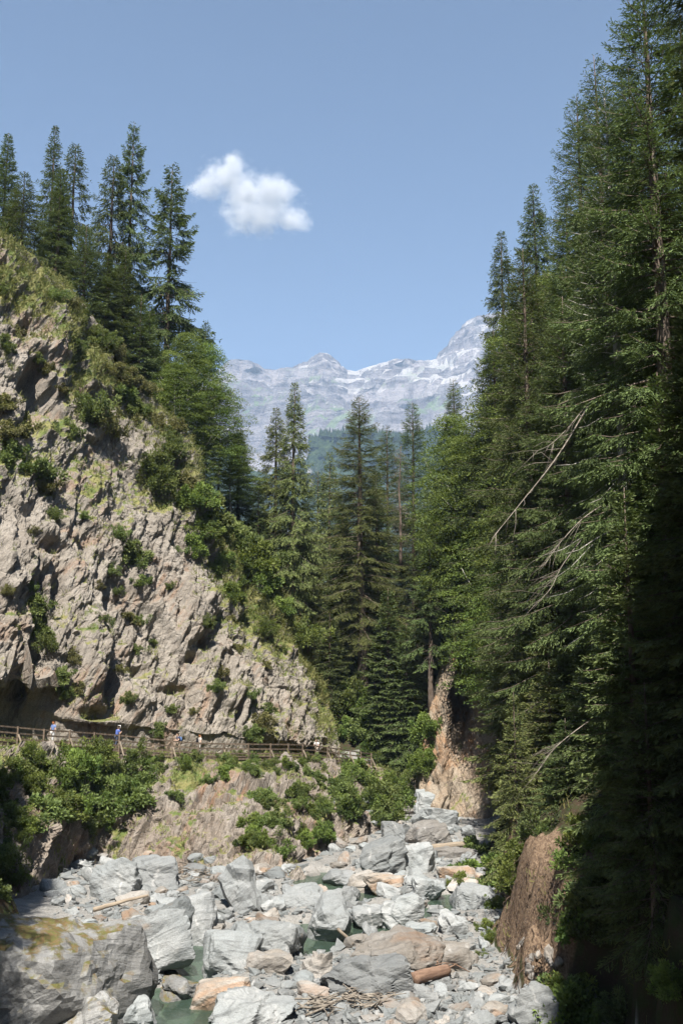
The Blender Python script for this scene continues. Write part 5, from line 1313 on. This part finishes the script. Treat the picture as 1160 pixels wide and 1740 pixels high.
def grass_on(name, X, N, veg, count, seed, label, thr=.35, size=(.25, .6), lim=None):
    rg = np.random.RandomState(seed); px, py, f = pixn(X)
    ok = (veg + .35 * fbm(X * .5, 2, seed) > thr) & (px > -40) & (px < 1200) & (py < 1760) & (py > 300)
    if lim is not None: ok &= lim(px, py)
    idx = np.where(ok)[0]
    if len(idx) == 0: return
    idx = rg.choice(idx, count); nb_ = 7
    c = np.repeat(X[idx], nb_, 0) + rg.normal(0, .16, (count * nb_, 3)); n = np.repeat(N[idx], nb_, 0)
    d = unit(n * .5 + np.array((0, 0, .7)) + rg.normal(0, .55, (count * nb_, 3)))
    l = rg.uniform(*size, count * nb_); w = rg.uniform(.03, .07, count * nb_)
    S = unit(np.cross(d, rg.normal(0, 1, d.shape))); mid = c + d * (l * .6)[:, None]; tipv = mid + (d * .5 + np.array((0, 0, -.55))) * (l * .45)[:, None]
    V = np.stack([c - S * w[:, None] / 2, c + S * w[:, None] / 2, mid + S * w[:, None] * .35, mid - S * w[:, None] * .35, tipv], 1).reshape(-1, 3)
    b = np.arange(count * nb_)[:, None] * 5
    o = obj(name, mesh(name, V, [b + np.array([0, 1, 2, 3]), b + np.array([3, 2, 4])], False, {'var': np.repeat(np.clip(np.repeat(rg.rand(count), nb_) + rg.normal(0, .15, count * nb_), 0, 1), 5)}), M['grass'])
    tag(o, label, 'grass', None, 'stuff')
cXf = CP.reshape(-1, 3)
grass_on('grass', cXf, cn, cveg, 6000, 5, 'dry and green grass tufts on the ledges of the left cliff', .42)
rim = (row > 225) & (row < 336)
grass_on('grass', cXf[rim], cn[rim], cveg[rim], 6000, 15, 'long yellow green grass along the rim of the left cliff', .45, (.4, .95))
grass_on('grass', BP.reshape(-1, 3), bnn, bveg, 3500, 6, 'grass tufts on the rock bank under the walkway', .40, (.2, .5))
gN = np.tile(np.array((0, 0, 1.0)), (len(GV), 1))
grass_on('grass', GV, gN, np.where(gzone > .5, .5, -1) + 0 * gz, 3000, 7, 'grass and ferns on the forest floor of the right bank', .3, (.2, .6))

# ------------------------------------------------------------------ cloud, high above the range and outside the air box
def cloud():
    c = P(420, 340, 15000); 
    sx, sy, sz = 190 / FPX * 16500, 1000, 150 / FPX * 16500
    a = Acc(); a.box((0, 0, 0), 2, 2, 2)
    t = NT('cloud_vapour'); co = t.n('TexCoord').outputs['Object']
    # three lobes: body, upper left arm, right shoulder
    def lobe(cx, cz, rx, rz, ry=0.8):
        v = t.vadd(co, (-cx, 0, -cz)); v = t.vmul(v, (1 / rx, 1 / ry, 1 / rz))
        ln = t.n('VectorMath', operation='LENGTH'); t.set(ln.inputs[0], v); return t.math('SUBTRACT', 1.0, ln.outputs[1])
    f = lobe(.18, -.28, .62, .42)
    for l in ((-.28, .45, .42, .32), (.35, .10, .42, .40), (-.62, .25, .30, .16), (.70, -.45, .30, .18), (-.05, .10, .36, .34), (-.22, .66, .2, .22)):
        f = t.math('SMOOTH_MAX', f, lobe(*l), 0.15)
    n = t.math('ADD', t.math('MULTIPLY', t.noise(t.vmul(co, (1.25, 1.0, 1.0)), 2.4, 8, .7, .4), 1.0), t.math('MULTIPLY', t.math('SUBTRACT', t.noise(co, 7.0, 5, .7, .6), .5), .55))
    f = t.math('ADD', f, t.math('MULTIPLY', t.math('SUBTRACT', n, .5), 2.6))
    d = t.ramp(f, 0.02, 0.95)
    v = t.n('VolumePrincipled'); v.inputs['Color'].default_value = (1, 1, 1, 1); t.set(v.inputs['Density'], t.math('MULTIPLY', d, 0.011)); v.inputs['Anisotropy'].default_value = 0.2
    t.t.links.new(v.outputs[0], t.out.inputs['Volume'])
    try: t.m.cycles.volume_step_rate = 2.0
    except Exception: pass
    o = obj('cloud', a.mesh('cloud'), t.m, None, c, (0, 0, 0), (sx / 2 * 1.15, sy / 2, sz / 2 * 1.15))
    tag(o, 'single small white cloud in the blue sky', 'cloud'); return o
cloud()
# pale trunk and dead branches in front of the right slope
tree_tip('big_a', 1024, 150, 50, 'tree with a pale bare trunk right of the young spruces', GR, 'spruce', 'bark_pale', .8, Hmin=20, Hmax=42)
def dead_branch(pts, Y, r, label):
    rg = np.random.RandomState(int(pts[0][0])); q = catmull(np.array([P(a, b, Y + dy) for a, b, dy in pts]), 14); A = Acc()
    A.tube(q, np.linspace(r, r * .25, 14), 5)
    for k in range(16):
        i = rg.randint(3, 13); L = rg.uniform(.5, 2.2); d = unit(np.array((-.6, rg.normal(0, .4), -.5)) + rg.normal(0, .35, 3)); 
        A.tube(np.array([q[i], q[i] + d * L * .5 + rg.normal(0, .05, 3), q[i] + d * L + np.array((0, 0, -.1 * L))]), np.array((r * .35, r * .25, .006)), 4)
    tag(obj('dead_branch', A.mesh('dead_branch', True), M['deadwood']), label, 'branch', 'dead branches before the right slope')
dead_branch([(1012, 665, 4), (950, 770, 1), (880, 860, -1), (835, 915, -2)], 46, .045, 'long bare grey branch slanting down left of the pale trunk')
dead_branch([(1020, 860, 2), (985, 885, 0), (945, 930, -1), (925, 960, -2)], 46, .03, 'bare branch reaching left from the pale trunk')
dead_branch([(1000, 900, 2), (955, 960, 0), (935, 1000, -1), (905, 1030, -2)], 45, .03, 'bent bare branch under the branch from the pale trunk')
dead_branch([(1010, 670, 3), (970, 720, 0), (935, 755, -1), (900, 770, -1)], 48, .028, 'thin bare branch above the long slanting branch')
dead_branch([(1000, 1225, 2), (960, 1255, 1), (930, 1285, 0), (900, 1330, 0)], 47, .025, 'bare twiggy branch over the river bank spruce')
tree_e = place_tree('snag', SNAG, np.array(P(872, 865, 96)), 13, 1.0, 'dead_spruce', 'dead grey spruce skeleton on the right rock slope', GR, 'deadwood', 'deadwood', parts=('trunk', 'branches'))
tree_e.location.z = tree_e.location.z - 3
place_tree('snag', SNAG, P(680, 960, 121), 15, 2.0, 'dead_spruce', 'tall dead brown spruce right of the central giant', GC, 'deadwood', 'bark', wide=1.5, parts=('trunk', 'branches'))

# roots and stones in the undercut earth bank
rt = Acc(); rgr = np.random.RandomState(8)
for k in range(260):
    h = hit(rgr.uniform(835, 955), rgr.uniform(1440, 1670))
    if h is None or h[2] != 'ground' or h[1].z > .75 or h[0].y > 62: continue
    p = np.array(h[0]) + np.array(h[1]) * .06; L = rgr.uniform(.4, 1.7); q = [p]
    for j in range(5):
        p = p + np.array((rgr.normal(-.05, .12), rgr.normal(-.06, .12), -L / 5)); q.append(p)
    rt.tube(np.array(q), np.linspace(rgr.uniform(.008, .024), .004, 6), 4)
if rt.n: tag(obj('roots', rt.mesh('roots', True), M['root']), 'brown roots hanging from the earth bank', 'roots', None, 'stuff')
k = 0
for j in range(400):
    h = hit(rgr.uniform(880, 950), rgr.uniform(1590, 1690))
    if h is None or h[2] != 'ground' or h[0].y > 60 or h[1].z > .7: continue
    s = rgr.uniform(.12, .38)
    tag(obj('river_stone', SW[rgr.randint(4)], M['boulder_warm'], None, h[0], (rgr.rand() * 3, rgr.rand() * 3, rgr.rand() * 3), s), 'pale stone sticking out of the earth bank', 'stone', 'stones in the earth bank'); k += 1
    if k > 9: break


# ------------------------------------------------------------------ labels that single out each of the repeated things
ORD = ['nearest', 'second nearest', 'third nearest', 'fourth nearest', 'fifth nearest', 'sixth nearest', 'seventh nearest', 'eighth nearest', 'ninth nearest', 'tenth nearest', 'eleventh nearest', 'twelfth nearest', 'thirteenth nearest', 'fourteenth nearest', 'fifteenth nearest', 'sixteenth nearest', 'seventeenth nearest', 'eighteenth nearest', 'nineteenth nearest', 'twentieth nearest'] + [w + ' nearest' for w in 'twenty-first twenty-second twenty-third twenty-fourth twenty-fifth twenty-sixth twenty-seventh twenty-eighth twenty-ninth thirtieth thirty-first thirty-second thirty-third thirty-fourth thirty-fifth thirty-sixth thirty-seventh thirty-eighth thirty-ninth fortieth'.split()]
LM = {'cave': ('the dark cave behind the walkway', 40, 1190), 'w1': ('the walker in white cap', 200, 1243), 'w2': ('the walker with blue rucksack', 308, 1252), 'w3': ('the walker in white top', 541, 1268), 'big': ('the large dark green bush', 270, 825), 'mid': ('the bush hanging mid cliff', 225, 945),
      'tier': ('the broad tiered spruce', 290, 600), 'cleft': ('the black cleft of the upper cliff', 62, 655), 'tall': ('the tallest cliff top spruce', 205, 560), 'ff': ('the far end of the walkway', 645, 1295), 'giant': ('the huge central spruce trunk', 590, 1150), 'hollow': ('the dark rock hollow', 785, 1210), 'bare': ('the bare trunk spruce', 490, 940),
      'under': ('the undercut grey boulder', 200, 1490), 'slab': ('the tall leaning slab', 405, 1500), 'cream': ('the cream block', 446, 1637), 'flat': ('the big flat topped boulder', 624, 1665), 'pool': ('the deep green pool', 325, 1635), 'seam': ('the boulder with rusty seam', 670, 1625), 'tri': ('the pale triangular boulder', 680, 1545), 'dark': ('the dark sided boulder', 562, 1565),
      'up': ('the upper pool', 555, 1505), 'streak': ('the orange streaked grey boulder', 650, 1458), 'white': ('the white boulder with orange face', 730, 1420), 'tan': ('the foot of the tan rock', 750, 1370), 'log': ('the reddish brown log', 730, 1670), 'shade': ('the half shaded boulder', 910, 1715), 'pole': ('the driftwood pole', 205, 1553), 'pale': ('the pale bare trunk', 1020, 900), 'gt': ('the dark giant trunk', 1100, 1100),
      'crook': ('the crooked tip spruce', 850, 480), 'sp': ('the small river bank spruce', 868, 1300), 'point': ('the pointed skyline spruce', 905, 400), 'slope': ('the lit spruce with flat tiers', 930, 700), 'roots': ('the hanging roots', 890, 1560), 'left': ('the left photo edge', 0, 1400)}
GRPS = {'forest filling the right slope': ('dark forest spruce', 'pale gt crook point slope'), 'forest at the back of the gorge': ('dark spruce deep in the gorge', 'giant bare hollow ff'),
        'cliff shrubs': ('upper cliff shrub', 'big mid cleft tier'), 'shrubs on the cliff rim': ('shrub on the grassy cliff rim', 'tall tier big cleft'), 'bushes of the gully': ('gully bush', 'bare giant big w3'),
        'shrubs low on the cliff': ('small shrub in lower cliff cracks', 'cave w1 w2 w3 mid'), 'thicket under the walkway': ('leafy thicket bush under the walkway', 'cave w1 under'), 'shaded bushes at the left edge': ('shaded bush', 'left under cave'),
        'bushes below the far walkway': ('bright bush below the far walkway', 'ff streak w3 white'), 'bushes in the middle of the bank': ('green bush in mid rock bank', 'slab w3'), 'bushes trailing down the bank': ('trailing bush on the rock bank', 'w3 up'),
        'shrubs along the walkway edge': ('low shrub on the walkway rim', 'w1 w2 w3 slab'), 'undergrowth of the gully': ('undergrowth bush of the slope', 'giant ff hollow tan'), 'bushes of the tan rock face': ('bush on the tan rock', 'hollow crook slope'),
        'bushes of the right bank': ('leafy right bank bush', 'sp roots tri'), 'undergrowth of the right bank': ('dark forest undergrowth bush', 'gt pale sp shade'), 'stones of the foreground gravel': ('small foreground stone', 'flat log shade cream'),
        'stones of the middle river bed': ('small river stone', 'pool cream dark tri seam pole up slab'), 'stones of the far stone run': ('small stone of the far run', 'streak white tan tri'), 'stones at the foot of the rock bank': ('fallen stone below the rock bank', 'under pole slab left'), 'giant spruces on the near right bank': ('near right bank spruce added for shade', 'shade gt pale roots'), 'spruces on the near left bank': ('unseen near left bank spruce', 'left under cave'), 'stones in the earth bank': ('pale stone in the earth bank', 'roots shade')}
bpy.context.view_layer.update()
for g, (phrase, keys) in GRPS.items():
    byl = {}
    special = {}
    for o in C.objects:
        if o.parent is None and o.get('group') == g:
            special.setdefault(o['label'], []).append(o)
    for lab, lst in special.items():
        if len(lst) < 2: continue
        for o in lst:
            px, py = pix(o.location)
            k = min(keys.split(), key=lambda q: (LM[q][1] - px) ** 2 + (LM[q][2] - py) ** 2)
            byl.setdefault(k, []).append(((LM[k][1] - px) ** 2 + (LM[k][2] - py) ** 2, o))
    for k, lst in byl.items():
        lst.sort(key=lambda t: t[0])
        for i, (_, o) in enumerate(lst):
            o['label'] = phrase + (', %s to ' % ORD[min(i, 39)] if i < 40 else ', farthest out from ') + LM[k][0]
